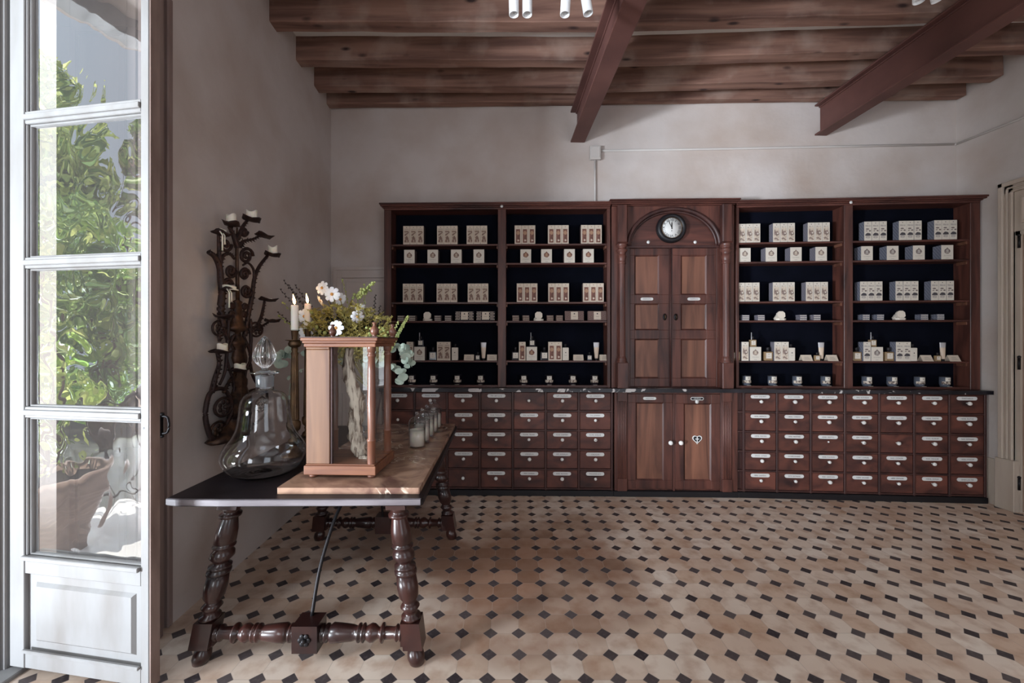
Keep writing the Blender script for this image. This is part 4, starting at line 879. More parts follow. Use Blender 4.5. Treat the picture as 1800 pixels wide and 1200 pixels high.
D5 = {1: dict(b1=708.5, tall=[720.7], sq=737.4, top=739, b2=760.5, two=[773.9, 785.8], wb=799.2, c1=824, sb=839.6, tube=850, c2=864.6),
      2: dict(b1=906.2, tall=[918], sq=934.6, top=935.4, b2=957.2, two=[969.8, 981.8], wb=994.4, c1=1017.3, sb=1036.5, tube=1048.3, c2=1063.7),
      3: dict(b1=1294.5, tall=[1309.8], sq=1328, top=1324.5, b2=1351.5, two=[1367.3, 1380], wb=1392.3, c1=1420, sb=1437.5, tube=1443.5, c2=1465),
      4: dict(b1=1507.5, tall=[1524], sq=1541.7, top=1535.5, b2=1564.5, two=[1581.2, 1594.3], wb=1607, c1=1632, sb=1650, tube=1657, c2=1680)}
for b, D in D5.items():
    bn = BAY[b][1]; U = BAY[b][0]; gp = 'goods on the fifth shelf of the '+bn; tint = 'smoke' if b < 3 else 'amber'
    bottle(b, D['b1'], S5, 1, 'square perfume bottle at the left end of the fifth shelf, '+bn, 'perfume bottles', tint=tint)
    bottle(b, D['b2'], S5, 1, 'square perfume bottle just left of paired tall boxes, fifth shelf, '+bn, 'perfume bottles', tint=tint)
    for x in D['tall']: put(b, x, S5, TB[b], 'tall_box', 'single tall %s, left of crest box, fifth shelf, %s' % (DESC[b], bn), 'box', 'tall boxes on the fifth shelf')
    put(b, D['sq'], S5, SQ[b], 'crest_box', 'square crest box carrying a bottle, fifth shelf, '+bn, 'box', 'crest boxes on the fifth shelf')
    atomiser(b, D['top'], S5+.1365, 'small spray perfume bottle atop the crest box, '+bn, 'spray bottles on crest boxes', tint)
    for k, x in enumerate(D['two']): put(b, x, S5, TB[b], 'tall_box', 'tall %s, %s of a pair, fifth shelf, %s' % (DESC[b], ['left', 'right'][k], bn), 'box', 'tall boxes on the fifth shelf')
    vv = VU+.022; rt = empty('lotion_bottle', U.w(U.u(D['wb'], vv), vv, S5+.0005), U.rz, 'plain white lotion bottle right of paired tall boxes, '+bn, 'bottle', 'white lotion bottles')
    MB().box(-.031, .031, 0, .05, 0, .128).build('bottle_body', MT['cardw'], rt, bevel=.006, bseg=2)
    MB().lathe([(.009, 0), (.009, .012), (.014, .013), (.014, .035), (1e-4, .036)], 12, 0, M.Translation((0, .025, .128))).build('cap', MT['blackp'], rt)
    mb = MB(); blob(mb, 0, .078, .006, .006, -.001, 0, 6); facequad(mb, -.012, .012, .05, .0515, -.001, 0); mb.build('print', MT['ink'], rt)
    for k, x in enumerate((D['c1'], D['c2'])):
        mb = MB(); w_ = .098
        vs = [(-w_/2, 0, 0), (w_/2, 0, 0), (w_/2, .05, .055), (-w_/2, .05, .055), (-w_/2, .001, -.000), (w_/2, .001, 0), (w_/2, .10, 0), (-w_/2, .10, 0)]
        mb.add([(-w_/2, 0, 0), (w_/2, 0, 0), (w_/2, .03, .056), (-w_/2, .03, .056)], [(0, 1, 2, 3)]); mb.add([(-w_/2, .06, 0), (w_/2, .06, 0), (w_/2, .032, .056), (-w_/2, .032, .056)], [(1, 0, 3, 2)])
        mb.box(-w_/2, w_/2, .029, .033, .054, .0575)
        for r_ in range(3): mb.add([(-.03+.004*r_, .006+r_*.006-.001, .014+r_*.0112), (.03-.006*r_, .006+r_*.006-.001, .014+r_*.0112), (.03-.006*r_, .007+r_*.006-.001, .0158+r_*.0112), (-.03+.004*r_, .007+r_*.006-.001, .0158+r_*.0112)], [(0, 1, 2, 3)], 1)
        me = mesh_of(mb, 'tent_card', [MT['card'], MT['ink']]); put(b, x, S5, me, 'tent_card', 'folded white card %s the hand cream tube, %s' % (['left of', 'right of'][k], bn), 'card', 'folded cards', v=.015)
    rt = bottle(b, D['sb'], S5, .62, 'tiny square bottle next to the hand cream tube, '+bn, 'tiny bottles', .02, tint)
    vv = VU+.06; rt = empty('hand_cream_tube', U.w(U.u(D['tube'], vv), vv, S5+.0005), U.rz, 'tall standing hand cream tube with silver end, fifth shelf, '+bn, 'tube', 'hand cream tubes')
    mb = MB(); n = 16; ring = lambda rx, ry, z_: [(rx*cos(2*pi*k/n), ry*sin(2*pi*k/n), z_) for k in range(n)]
    rows = [(.016, .016, .02, 0), (.018, .017, .03, 0), (.022, .013, .08, 0), (.026, .008, .13, 0), (.026, .008, .130, 1), (.029, .003, .178, 1)]
    for i in range(len(rows)-1):
        a_, b_ = rows[i], rows[i+1]; vs = ring(*a_[:3])+ring(*b_[:3]); mb.add(vs, [(k, (k+1) % n, n+(k+1) % n, n+k) for k in range(n)], b_[3], True)
    mb.build('tube_body', [MT['creamtube'], MT['silver']], rt); MB().lathe([(.014, 0), (.014, .02), (1e-4, .022)], 14).build('screw_cap', MT['blackp'], rt)
jars = {1: [724.5, 762.3, 804.3, 845], 2: [920.7, 965.3, 1006.5, 1044.8], 3: [1312, 1357.5, 1401, 1451], 4: [1523.5, 1567.5, 1616, 1660.5]}
for b, xs in jars.items():
    U, bn = BAY[b]
    for g, x in enumerate(xs):
        vv = VU+.075; rt = empty('scented_candle', U.w(U.u(x, vv), vv, ZC+.0005), U.rz, 'dark glass scented candle, %s on lowest ledge, %s' % (OR4[g], bn), 'candle', 'scented candles on the ledge')
        mb = MB(); mb.lathe([(.034, 0), (.030, .012), (.036, .03), (.040, .045), (.040, .112), (.038, .112), (.036, .05), (1e-4, .046)], 20); mb.build('glass_jar', MT['smokeg'] if b < 3 else MT['smokeg2'], rt)
        mb = MB(); vs = []
        for k in range(7): a = -pi/2-.62+1.24*k/6; vs += [(.0408*cos(a), .0408*sin(a), .072), (.0408*cos(a), .0408*sin(a), .108)]
        mb.add(vs, [(2*k, 2*k+2, 2*k+3, 2*k+1) for k in range(6)], 0, True); blob(mb, 0, .093, .005, .004, -.0415, 1, 6)
        vs = []
        for k in range(11): a = -pi/2-1.3+2.6*k/10; vs += [(.0406*cos(a), .0406*sin(a), .044), (.0406*cos(a), .0406*sin(a), .069)]
        mb.add(vs, [(2*k, 2*k+2, 2*k+3, 2*k+1) for k in range(10)], 2, True)
        mb.build('jar_label', [MT['cardw'], MT['ink'], MT['art1']], rt)
        MB().lathe([(.041, .112), (.041, .118), (.030, .121), (1e-4, .121)], 20).build('lid', MT['blackp'], rt)
        mb = MB(); mb.box(-.02, .02, -.052, -.048, 0, .024); o = mb.build('price_card', MT['cardw'], rt)
# ------------------------------------------------------------------ table
TZ = .79
tb = empty('refectory_table', (-.95, 2.6, 0), 0, 'long dark oak table with splayed turned legs and iron stays', 'table')
tl = lambda p: (p[0]+.95, p[1]-2.6, p[2])
mb = MB(); pl = [(-1.55, 1.862), (-1.50, 1.852), (-1.3, 1.846), (-.8, 1.85), (-.402, 1.858), (-.393, 1.87), (-.4425, 3.44), (-.455, 3.455), (-1.56, 3.46), (-1.575, 3.44)]
mb.prism([(p[0]+.95, p[1]-2.6) for p in pl], TZ-.032, TZ-.0005)
mb.build('table_top', MT['tablew'], tb, bevel=.005, bseg=2)
mb = MB(); e = []
for i in range(5): e.append(pl[i])
for i in range(len(pl[:5])-1):
    a, b_ = pl[i], pl[i+1]; mb.add([(a[0]+.95, a[1]-2.6-.003, TZ-.028), (b_[0]+.95, b_[1]-2.6-.003, TZ-.028), (b_[0]+.95, b_[1]-2.6-.003, TZ-.003), (a[0]+.95, a[1]-2.6-.003, TZ-.003), (a[0]+.95, a[1]-2.6+.004, TZ+.0004), (b_[0]+.95, b_[1]-2.6+.004, TZ+.0004)], [(0, 1, 2, 3), (3, 2, 5, 4)])
mb.build('end_edge', MT['edge'], tb)['label'] = 'worn grey end edge of the top'
LEG = [(.022, 0), (.033, .006), (.040, .03), (.036, .058), (.024, .07), (.020, .078), (.026, .084)]
LEG2 = [(.030, .20), (.040, .205), (.040, .215), (.030, .222), (.034, .24), (.040, .255), (.034, .27), (.028, .275), (.040, .30), (.044, .34), (.040, .40), (.038, .402), (.046, .405), (.046, .418), (.036, .425), (.044, .43), (.044, .44), (.03, .448), (.038, .462), (.047, .48), (.044, .50), (.032, .522), (.044, .525), (.044, .532), (.034, .536), (.042, .545), (.041, .60), (.036, .655), (.035, .66), (.043, .664), (.043, .676), (.033, .682), (.038, .69), (.038, .705)]
LTP = TZ-.032; LEG2 = [(r_*1.12 if r_ >= .0385 and z_ < .68 else r_*.97, z_) for r_, z_ in LEG2]
for (fx, fy, tx, ty) in ((-1.44, 1.92, -1.325, 1.985), (-.431, 1.92, -.545, 1.985), (-1.437, 3.11, -1.33, 3.03), (-.4375, 3.13, -.55, 3.03)):
    Lz = LTP; sh_ = M.Identity(4); sh_[0][2] = (tx-fx)/LTP; sh_[1][2] = (ty-fy)/LTP     # splay
    T_ = M.Translation((fx+.95, fy-2.6, 0)) @ sh_
    mb = MB(); mb.lathe(LEG, 20, 0, T_); mb.box(-.044, .044, -.044, .044, .084, .20, 0, T_); mb.lathe(LEG2, 20, 0, T_); mb.box(-.046, .046, -.042, .042, .705, LTP-.001, 0, T_)
    mb.build('leg', MT['legw'], tb)
for (xa, xb, ya, sgn) in ((-1.42, -.455, 1.931, 1), (-1.417, -.46, 3.10, -1)):
    zc = .135; a, b_ = V(tl((xa+.05, ya, zc))), V(tl((xb-.05, ya, zc))); L_ = (b_-a).length; m_ = L_/2; c_ = .058
    half = [(.036, 0), (.036, .006), (.026, .012), (.036, .02), (.036, .026), (.025, .034), (.028, .08), (.024, .085), (.042, .09), (.042, .097), (.024, .105), (.024, .115), (.038, .135), (.040, .15), (.030, .172), (.026, .178), (.040, .184), (.040, .19), (.026, .198), (.040, .205), (.040, .212), (.028, .22), (.034, .24), (.040, .30), (.043, .34), (.034, .353), (.026, .358), (.040, .364), (.040, .372), (.026, .38), (.040, .388), (.036, .395)]
    k_ = (m_-c_)/.395; half = [(r_, z_*k_) for r_, z_ in half]
    mb = MB(); mb.lathe(half, 18, 0, align(a, b_)); mb.lathe(half, 18, 0, align(b_, a)); md = (a+b_)/2
    mb.box(md.x-c_, md.x+c_, md.y-.05, md.y+.05, zc-.062, zc+.062)
    for q_ in (a, b_):
        d_ = -1 if q_ is a else 1; mb.box(min(q_.x, q_.x+d_*.03), max(q_.x, q_.x+d_*.03), q_.y-.03, q_.y+.03, zc-.045, zc+.045)
    s_ = mb.build('stretcher', MT['legw'], tb)
    mb = MB(); fy_ = md.y-.05*sgn
    for k in range(6): a_ = k*pi/3; mb.ball((md.x+.019*cos(a_), fy_-.003*sgn, zc+.019*sin(a_)), .012, 0, 8, (1, .4, 1))
    mb.ball((md.x, fy_-.008*sgn, zc), .012); mb.build('rosette', MT['iron'], s_)
ctr = [(-.94, 1.96, .195), (-.93, 2.03, .40), (-.90, 2.15, .60), (-.87, 2.30, .70), (-.86, 2.45, LTP-.01)]
mb = MB(); mb.tube([tl(p) for p in catmull(ctr, 6)], .0085, 8); mb.ball(tl((-.885, 2.21, .66)), .022); mb.ball(tl((-.86, 2.46, LTP-.012)), .02, sq=(1, 1, .5)); mb.build('iron_stay', MT['iron'], tb)
mb = MB(); mb.tube([tl(p) for p in catmull([(-.94, 3.06, .19), (-.94, 3.0, .40), (-.92, 2.88, .60), (-.90, 2.75, LTP-.01)], 6)], .0085, 8); mb.ball(tl((-.92, 2.88, .60)), .018); mb.build('iron_stay', MT['iron'], tb)
SZ = .8195
mb = MB(); mb.prism([(-1.08, 1.912), (-.418, 1.912), (-.45, 3.385), (-1.10, 3.385)], TZ, SZ)
tag(mb.build('marble_slab', MT['marble'], bevel=.006, bseg=2), 'rose-beige marble slab with pale veins lying on the dark table', 'slab')
# ------------------------------------------------------------------ glass display case
gc = empty('display_case', (-1.02, 2.04, SZ+.0005), R(-2), 'honey-pine and glass tabletop display case with turned columns on the marble', 'display case')
GW, GD = .36, .30; z0 = .018
mb = MB(); mb.box(0, GW, 0, GD, z0, z0+.045); mb.box(.006, GW-.006, .006, GD-.006, z0+.045, z0+.052); mb.build('base_plinth', MT['pinex'], gc, bevel=.004, bseg=2)
for (x_, y_) in ((.035, .03), (GW-.03, .03), (.035, GD-.03), (GW-.03, GD-.03)): MB().lathe([(.012, 0), (.02, .004), (.021, .012), (.014, .018)], 16, 0, M.Translation((x_, y_, 0))).build('bun_foot', MT['pined'], gc)
zt_ = .65
mb = MB(); mb.box(-.0, GW, 0, GD, zt_, zt_+.018); mb.box(-.005, GW+.006, -.006, GD+.006, zt_+.018, zt_+.032); mb.box(-.01, GW+.014, -.014, GD+.014, zt_+.030, zt_+.046); mb.build('cornice', MT['pinex'], gc, bevel=.004, bseg=2)
mb = MB(); mb.box(-.012, GW+.016, -.016, GD+.016, zt_+.046, zt_+.05); mb.build('top_board', MT['darkw'], gc)
mb = MB(); mb.box(.008, .128, .008, .03, z0+.052, zt_-.012); mb.box(.008, .128, .004, .03, zt_-.012, zt_); mb.build('front_board', MT['pine'], gc, bevel=.003)
mb = MB(); mb.box(.128, .136, .014, .034, z0+.052, zt_); mb.build('glazing_bead', MT['darkw'], gc)
mb = MB(); mb.box(.008, .02, .03, GD-.008, z0+.052, zt_); mb.build('left_side', MT['pine'], gc)
COL = [(.020, 0), (.020, .11), (.0225, .113), (.0225, .119), (.0175, .125), (.0205, .30), (.0185, .46), (.0165, .53), (.021, .533), (.021, .54), (.0165, .546), (.0165, .555), (.021, .558), (.021, zt_-z0-.052)]
for (x_, y_) in ((GW-.03, .028), (GW-.03, GD-.03), (.03, GD-.03)): MB().lathe(COL, 20, 0, M.Translation((x_, y_, z0+.052))).build('corner_column', MT['pined'], gc)
for q_ in ([(.136, .02), (GW-.045, .02)], [(GW-.03, .05), (GW-.03, GD-.05)], [(.05, GD-.03), (GW-.05, GD-.03)]):
    (xa, ya), (xb, yb_) = q_; MB().add([(xa, ya, z0+.052), (xb, yb_, z0+.052), (xb, yb_, zt_), (xa, ya, zt_)], [(0, 1, 2, 3)]).build('glass_panel', MT['pane'], gc)
for (x_, y_) in ((GW-.012, .02), (GW-.005, GD-.02), (.015, GD-.02)):
    MB().lathe([(.014, 0), (.010, .006), (.016, .014), (.021, .028), (.019, .04), (.010, .052), (.007, .06), (.008, .064), (.012, .067), (.010, .072), (1e-4, .073)], 16, 0, M.Translation((x_, y_, zt_+.05))).build('finial', MT['pined'], gc)
# twisted bark inside
mb = MB(); n = 44; seg = 14; vs = []
for i in range(n):
    t_ = i/(n-1); cx_ = .22-.055*t_-.012*sin(t_*9)+.0; cy_ = .15+.01*sin(t_*7); r0 = .030+.012*sin(t_*3.1)-.012*t_
    for k in range(seg):
        a = 2*pi*k/seg; rr = r0*(1+.28*sin(3*a+t_*14)+.14*sin(7*a-t_*31)+.12*sin(t_*60+a)); vs.append((cx_+rr*cos(a), cy_+rr*sin(a)*.8, z0+.054+t_*.57))
mb.add(vs, [(i*seg+k, i*seg+(k+1) % seg, (i+1)*seg+(k+1) % seg, (i+1)*seg+k) for i in range(n-1) for k in range(seg)]+[tuple(range(seg))[::-1], tuple(range((n-1)*seg, n*seg))], 0, True)
tag(mb.build('twisted_branch', MT['drift'], loc=(-1.02, 2.04, SZ+.0005), rot=(0, 0, R(-2))), 'pale twisted bark branch standing inside the display case', 'branch')
mb = MB(); mb.prism([(0, 0), (.05, -.02), (.075, .0), (.05, .012), (.02, .03)], 0, .006, 0, M.Rotation(.3, 4, 'Z')); mb.prism([(.0, .0), (.03, .01), (.02, .03)], 0.0, .012)
tag(mb.build('bark_chip', MT['drift'], loc=(-.78, 2.13, SZ+z0+.0535)), 'curled pale bark chip on the floor of the display case', 'bark chip')
# ------------------------------------------------------------------ decanter
dk = empty('glass_decanter', (-1.306, 2.2, TZ+.0005), 0, 'large pear-shaped clear glass apothecary jar with pointed fluted stopper', 'decanter')
out_ = [(.085, 0), (.118, .004), (.152, .02), (.184, .052), (.202, .095), (.199, .13), (.180, .17), (.155, .205), (.136, .245), (.126, .29), (.121, .33), (.118, .37), (.108, .405), (.085, .432), (.058, .446), (.044, .452), (.0425, .46), (.0435, .515), (.047, .528)]
P_ = catmull([(r_, 0, z_) for r_, z_ in out_], 4)
out2 = [(p.x, p.z) for p in P_]; inn = [(max(1e-4, r_-.0045), z_) for r_, z_ in out2[5:]][::-1]
inn = [(r_, z_) for (r_, z_) in inn if z_ > .016]+[(.10, .012), (1e-4, .010)]
mb = MB(); b0 = [(1e-4, .004), (.06, .003)]+out2+[(.0475, .530)]+inn
mb.lathe(b0, 48); mb.build('jar_body', MT['glass'], dk)
st = [(1e-4, .455), (.024, .456), (.034, .47), (.037, .525), (.038, .532), (.07, .538), (.073, .542), (.070, .546), (.03, .548), (.016, .556), (.015, .566)]
mb = MB(); mb.lathe(st, 32)
tear = catmull([(.015, 0, .566), (.030, 0, .578), (.048, 0, .60), (.056, 0, .625), (.053, 0, .65), (.040, 0, .685), (.022, 0, .715), (.008, 0, .732), (.0005, 0, .737)], 4)
mb.lathe([(max(p.x, 1e-4), p.z) for p in tear], 64, 0, None, True, .14, 14); mb.build('stopper', MT['glass'], dk)
MB().lathe([(.0405, .466), (.0405, .524)], 32).build('ground_neck', MT['frost'], dk)
# ------------------------------------------------------------------ brass candlesticks with lit tapers
def candlestick(x, Y, z0_, zt, label, lc_, ch, hol):
    s_ = zt-z0_-hol
    b = px(x, 600, Y); root = empty('candlestick', (b.x, Y, z0_), 0, label, 'candlestick', 'brass candlesticks'); k = s_
    mb = MB(); T_ = M.Identity(4)
    mb.lathe([(.075, 0), (.078, .008), (.070, .018), (.045, .03), (.04, .045), (.024, .055), (.02, .07)], 28); mb.build('foot', MT['brass'], root)
    mb = MB(); mb.lathe([(.02, .07), (.032, .08), (.036, .095), (.030, .11), (.018, .118), (.018, .13), (.022, .14), (.018, .15), (.032, .165), (.036, .19), (.034, .21), (.024, .218), (.028, .225)], 28)
    mb.lathe([(.027, .225), (.020, s_-.09)], 48, 0, None, True, .18, 12)
    mb.lathe([(.02, s_-.09), (.022, s_-.075), (.016, s_-.065), (.020, s_-.05), (.018, s_-.04), (.034, s_-.03), (.038, s_-.015), (.03, s_), (.05, s_+.004), (.055, s_+.007), (.02, s_+.009)], 28); mb.build('fluted_stem', MT['brass'], root)
    mb = MB(); mb.lathe([(.016, s_+.009), (.021, s_+hol-.002), (.023, s_+hol), (.019, s_+hol), (.018, s_+hol-.015), (1e-4, s_+hol-.015)], 20); mb.build('candle_socket', MT['brass'], root)
    cd = empty('taper_candle', (b.x, Y, zt-.0145), 0, lc_, 'candle', 'lit white taper candles')
    mb = MB(); mb.lathe([(.0195, 0), (.0215, .016), (.0215, ch), (.019, ch+.004), (.010, ch+.001), (1e-4, ch)], 20); mb.build('wax_body', MT['waxc'], cd)
    MB().tube([(0, 0, ch), (0, 0, ch+.012), (.002, 0, ch+.018)], .0013, 6).build('wick', MT['inkd'], cd)
    mb = MB(); prof = [(1e-4, 0), (.006, .008), (.0085, .02), (.0072, .034), (.0035, .05), (1e-4, .066)]; T_ = M.Translation((0, 0, ch+.008)) @ M.Rotation(R(-9), 4, 'Y'); mb.lathe(prof, 14, 0, T_); mb.build('flame', MT['flame'], cd)
    l = bpy.data.lights.new('candle_glow', 'POINT'); l.energy = .2; l.color = (1, .62, .3); l.shadow_soft_size = .02; o = bpy.data.objects.new('candle_glow', l); C.objects.link(o); o.location = (b.x, Y-.01, zt+ch+.06)
candlestick(518, 2.55, TZ+.0005, px(518, 579.5, 2.55).z, 'fluted brass candlestick between the decanter and the display case', 'lit white taper candle, left of two, burning beside the flowers', .163, .07)
candlestick(541, 2.72, TZ+.0005, px(541, 577, 2.72).z, 'fluted brass candlestick mostly hidden behind the display case', 'lit white taper candle, right of two, burning in front of the daisies', .172, .07)
# ------------------------------------------------------------------ cloche candles
for i, Y in enumerate((2.645, 2.79, 2.935, 3.08, 3.22)):
    o_ = ['nearest', 'second', 'middle', 'fourth', 'farthest'][i]; x_ = -.594+.002*i
    rt = empty('glass_tumbler_candle', (x_, Y, SZ+.0005), 0, 'cream candle in a glass tumbler on the marble, %s of the row of five' % o_, 'candle', 'tumbler candles in a row on the marble')
    MB().lathe([(.045, 0), (.053, .004), (.053, .148), (.0505, .148), (.050, .012), (1e-4, .012)], 28).build('tumbler', MT['thin'], rt)
    MB().lathe([(1e-4, .013), (.0485, .013), (.0485, .112), (.044, .110), (1e-4, .108)], 28).build('wax', MT['wax'], rt)
    MB().tube([(0, 0, .108), (0, 0, .122)], .0015, 6).build('wick', MT['cardw'], rt)
    cl = empty('glass_cloche', (x_, Y, SZ+.149), 0, 'clear domed glass lid with ball knob on the %s tumbler candle' % o_, 'lid', 'domed lids on the tumbler candles')
    mb = MB(); dome = [(.054, 0), (.0545, .006)]+[(.0535*cos(a), .006+.045*sin(a)) for a in [R(8*k) for k in range(0, 11)]]+[(.006, .053), (.006, .058)]
    mb.lathe(dome, 28); mb.build('dome', MT['thin'], cl); mb = MB(); mb.ball((0, 0, .068), .011, 0, 14); mb.build('ball_knob', MT['glass'], cl)
# ------------------------------------------------------------------ flowers
fa = empty('flower_arrangement', (-.96, 2.80, SZ+.0005), 0, 'white daisies, olive ferns and eucalyptus in a glass vase behind the display case', 'flowers')
F0 = V((-.96, 2.80, SZ)); fl = lambda x, y, Y: px(x, y, Y)-F0
MB().lathe([(.05, 0), (.07, .004), (.055, .06), (.06, .16), (.085, .30), (.10, .36), (.098, .36), (.08, .29), (.054, .16), (.05, .03), (1e-4, .02)], 28).build('vase', MT['thin'], fa)
hub = V((0, 0, .36))
def daisy(x, y, Y, r, ax, ay):
    c_ = fl(x, y, Y); T_ = M.Translation(c_) @ M.Rotation(ax, 4, 'Z') @ M.Rotation(pi/2+ay, 4, 'X')
    mb = MB(); n = 8
    for k in range(n):
        a = 2*pi*k/n+random.uniform(-.08, .08); Tp = T_ @ M.Rotation(a, 4, 'Z'); ln = r*random.uniform(.92, 1.05); wd = r*.27; vs = []
        prof = [(.16, .28), (.35, .62), (.6, .95), (.82, 1), (.95, .72), (1.0, .25)]
        for (t_, w_) in prof: z_ = .14*r*sin(t_*3)-.06*r; vs += [(ln*t_, -wd*w_, z_-.03*r), (ln*t_, 0, z_+.02*r), (ln*t_, wd*w_, z_-.03*r)]
        fs = []
        for i in range(len(prof)-1): fs += [(3*i, 3*i+3, 3*i+4, 3*i+1), (3*i+1, 3*i+4, 3*i+5, 3*i+2)]
        mb.add(vs, fs, 0, True, Tp)
    d = mb.build('daisy', MT['petal'], fa); mb = MB(); mb.ball((0, 0, .02*r), r*.22, 0, 10, (1, 1, .7), T_); mb.build('flower_centre', MT['pollen'], d)
    mb = MB(); mb.tube(catmull([c_, c_.lerp(hub, .4)+V((0, .03, -.02)), hub], 4), .0025, 5); mb.build('stem', MT['fern'], d)
for q_ in ((566, 506, 2.72, .046, -.2, -.1), (583.5, 517, 2.68, .050, .1, 0), (598, 526, 2.74, .045, .9, .4), (563, 529, 2.82, .04, -.9, .5), (535, 556, 2.76, .052, .0, .2), (537, 585, 2.74, .052, -.1, .2), (633, 541, 2.74, .036, .5, .9), (628.5, 556, 2.7, .044, .6, .2), (590.5, 576.5, 2.62, .053, -.1, 0)): daisy(*q_)
def frond(a, b_, n, ln, wd, mi, mb, droop=.0, alt=True, tw=0, seg=2):
    a = V(a); b_ = V(b_); ax = (b_-a); L_ = ax.length; ax.normalize(); sd = ax.cross(V((0, -1, .2))).normalized()
    mb.tube([a, b_], .0018, 4, mi)
    for k in range(n):
        t_ = (k+.5)/n; p = a+ax*L_*t_; s_ = 1 if k % 2 else -1; l_ = ln*(1-.55*t_)*random.uniform(.8, 1.2)
        d = (sd*s_*.8+ax*.6+V((random.uniform(-.3, .3), random.uniform(-.4, .4), random.uniform(-.3, .2)-droop))).normalized(); w_ = d.cross(V((random.uniform(-.3, .3), 1, random.uniform(-.3, .3)))).normalized()*wd
        mb.add([p, p+d*l_*.45+w_, p+d*l_, p+d*l_*.45-w_], [(0, 1, 2, 3)], mi)
rnd = random.Random(3)
mb = MB()     # olive fern mass
for k in range(92):
    x = rnd.uniform(535, 690); ylim = 524+abs(x-605)*.38; y = rnd.uniform(ylim, 592); Y = rnd.uniform(2.66, 2.98); e = fl(x, y, Y); s0 = e.lerp(hub, .55)
    frond(s0, e, 16, .035, .0045, 0, mb, .2)
    for _ in range(4):
        d = V((rnd.uniform(-.05, .05), rnd.uniform(-.04, .03), rnd.uniform(-.03, .04))); frond(e-d*.2, e+d, 12, .018, .0022, 0, mb, .3)
mb.build('fern', MT['fern'], fa)
mb = MB(); leaf_cloud(mb, fl(607, 580, 2.84), .17, 1500, .014, 0, (1.15, .7, .62)); leaf_cloud(mb, fl(650, 585, 2.84), .12, 600, .014, 0, (1.2, .7, .55)); mb.build('dark_filler_foliage', [MT['moss'], MT['moss']], fa)
mb = MB()
for (x, y, Y, n_, ln) in ((717, 556, 2.78, 26, .022), (692, 588, 2.66, 20, .02), (602, 492, 2.84, 14, .014), (640, 500, 2.84, 16, .014), (497, 532, 2.80, 12, .02), (490, 555, 2.78, 14, .02), (512, 540, 2.85, 12, .02), (556, 560, 2.8, 14, .02), (700, 566, 2.8, 18, .018)):
    e = fl(x, y, Y); frond(e.lerp(hub, .62 if n_ < 18 else .5), e, int(n_*1.4), ln*1.1, .0105, 0, mb); mb.ball(e, .008, 0, 6)
mb.build('pale_sprig', MT['sprig'], fa)
mb = MB()     # hydrangea-like spike upper right
a, b_ = fl(628, 522, 2.8), fl(657, 497, 2.74)
for k in range(60): t_ = rnd.random(); p = a.lerp(b_, t_)+V((rnd.gauss(0, .012), rnd.gauss(0, .012), rnd.gauss(0, .012)))*(1.3-t_*.8); mb.ball(p, .010*(1.2-t_*.5), 0, 6, (1, .6, 1))
mb.tube([hub, a], .003, 5); mb.build('green_blossom_spike', MT['sprig'], fa)
mb = MB()
for k in range(22):
    x, y = rnd.uniform(640, 690), rnd.uniform(574, 596); mb.ball(fl(x, y, 2.58+rnd.uniform(0, .06)), .011, 0, 6, (1, .7, .8))
for (x, y) in ((556, 575), (562, 583), (571, 585), (550, 568), (548, 548)): mb.ball(fl(x, y, 2.7), .014, 0, 8)
mb.build('green_buds', MT['sprig'], fa)
mb = MB()
for (x, y, Y) in ((498, 492, 2.92), (507, 500, 2.92), (518, 500, 2.95), (492, 508, 2.92), (487, 548, 2.9), (660, 518, 2.95), (668, 537, 2.95), (674, 545, 2.95)):
    mb = MB(); e = fl(x, y, Y); frond(e.lerp(hub, .4), e, 18, .022, .008, 0, mb); mb.build('dark_twig', MT['dark_sprig'], fa)
def euc(pts, n, s_):
    pts = catmull([fl(*p) for p in pts], 6); mb = MB(); mb.tube(pts, .0025, 5)
    for k in range(n):
        p = pts[int((k+.5)/n*(len(pts)-1))]; q = V((rnd.uniform(-1, 1), -1.2, rnd.uniform(-.4, .9))).normalized().to_track_quat('Z', 'Y').to_matrix().to_4x4()
        T_ = M.Translation(p+V((rnd.uniform(-.03, .03), rnd.uniform(-.03, .02), rnd.uniform(-.02, .02)))) @ q; r_ = s_*rnd.uniform(.7, 1.15); m_ = 10
        mb.add([(0, 0, -.004)]+[(r_*cos(2*pi*i/m_), r_*.8*sin(2*pi*i/m_), .003*cos(4*pi*i/m_)) for i in range(m_)], [(0, 1+i, 1+(i+1) % m_) for i in range(m_)], 0, True, T_)
    mb.build('eucalyptus_branch', MT['euca'], fa)
euc([(610, 640, 2.82), (560, 628, 2.8), (515, 618, 2.78), (495, 625, 2.76), (488, 640, 2.76)], 22, .032)
euc([(640, 620, 2.84), (680, 612, 2.82), (706, 610, 2.8), (716, 625, 2.8), (724, 645, 2.8)], 24, .030)
euc([(640, 640, 2.82), (680, 640, 2.78), (702, 655, 2.78), (706, 675, 2.78)], 18, .030)
euc([(620, 600, 2.82), (650, 615, 2.78), (652, 635, 2.76)], 14, .03)
euc([(570, 640, 2.85), (530, 650, 2.85), (512, 670, 2.85), (508, 700, 2.85)], 9, .022)
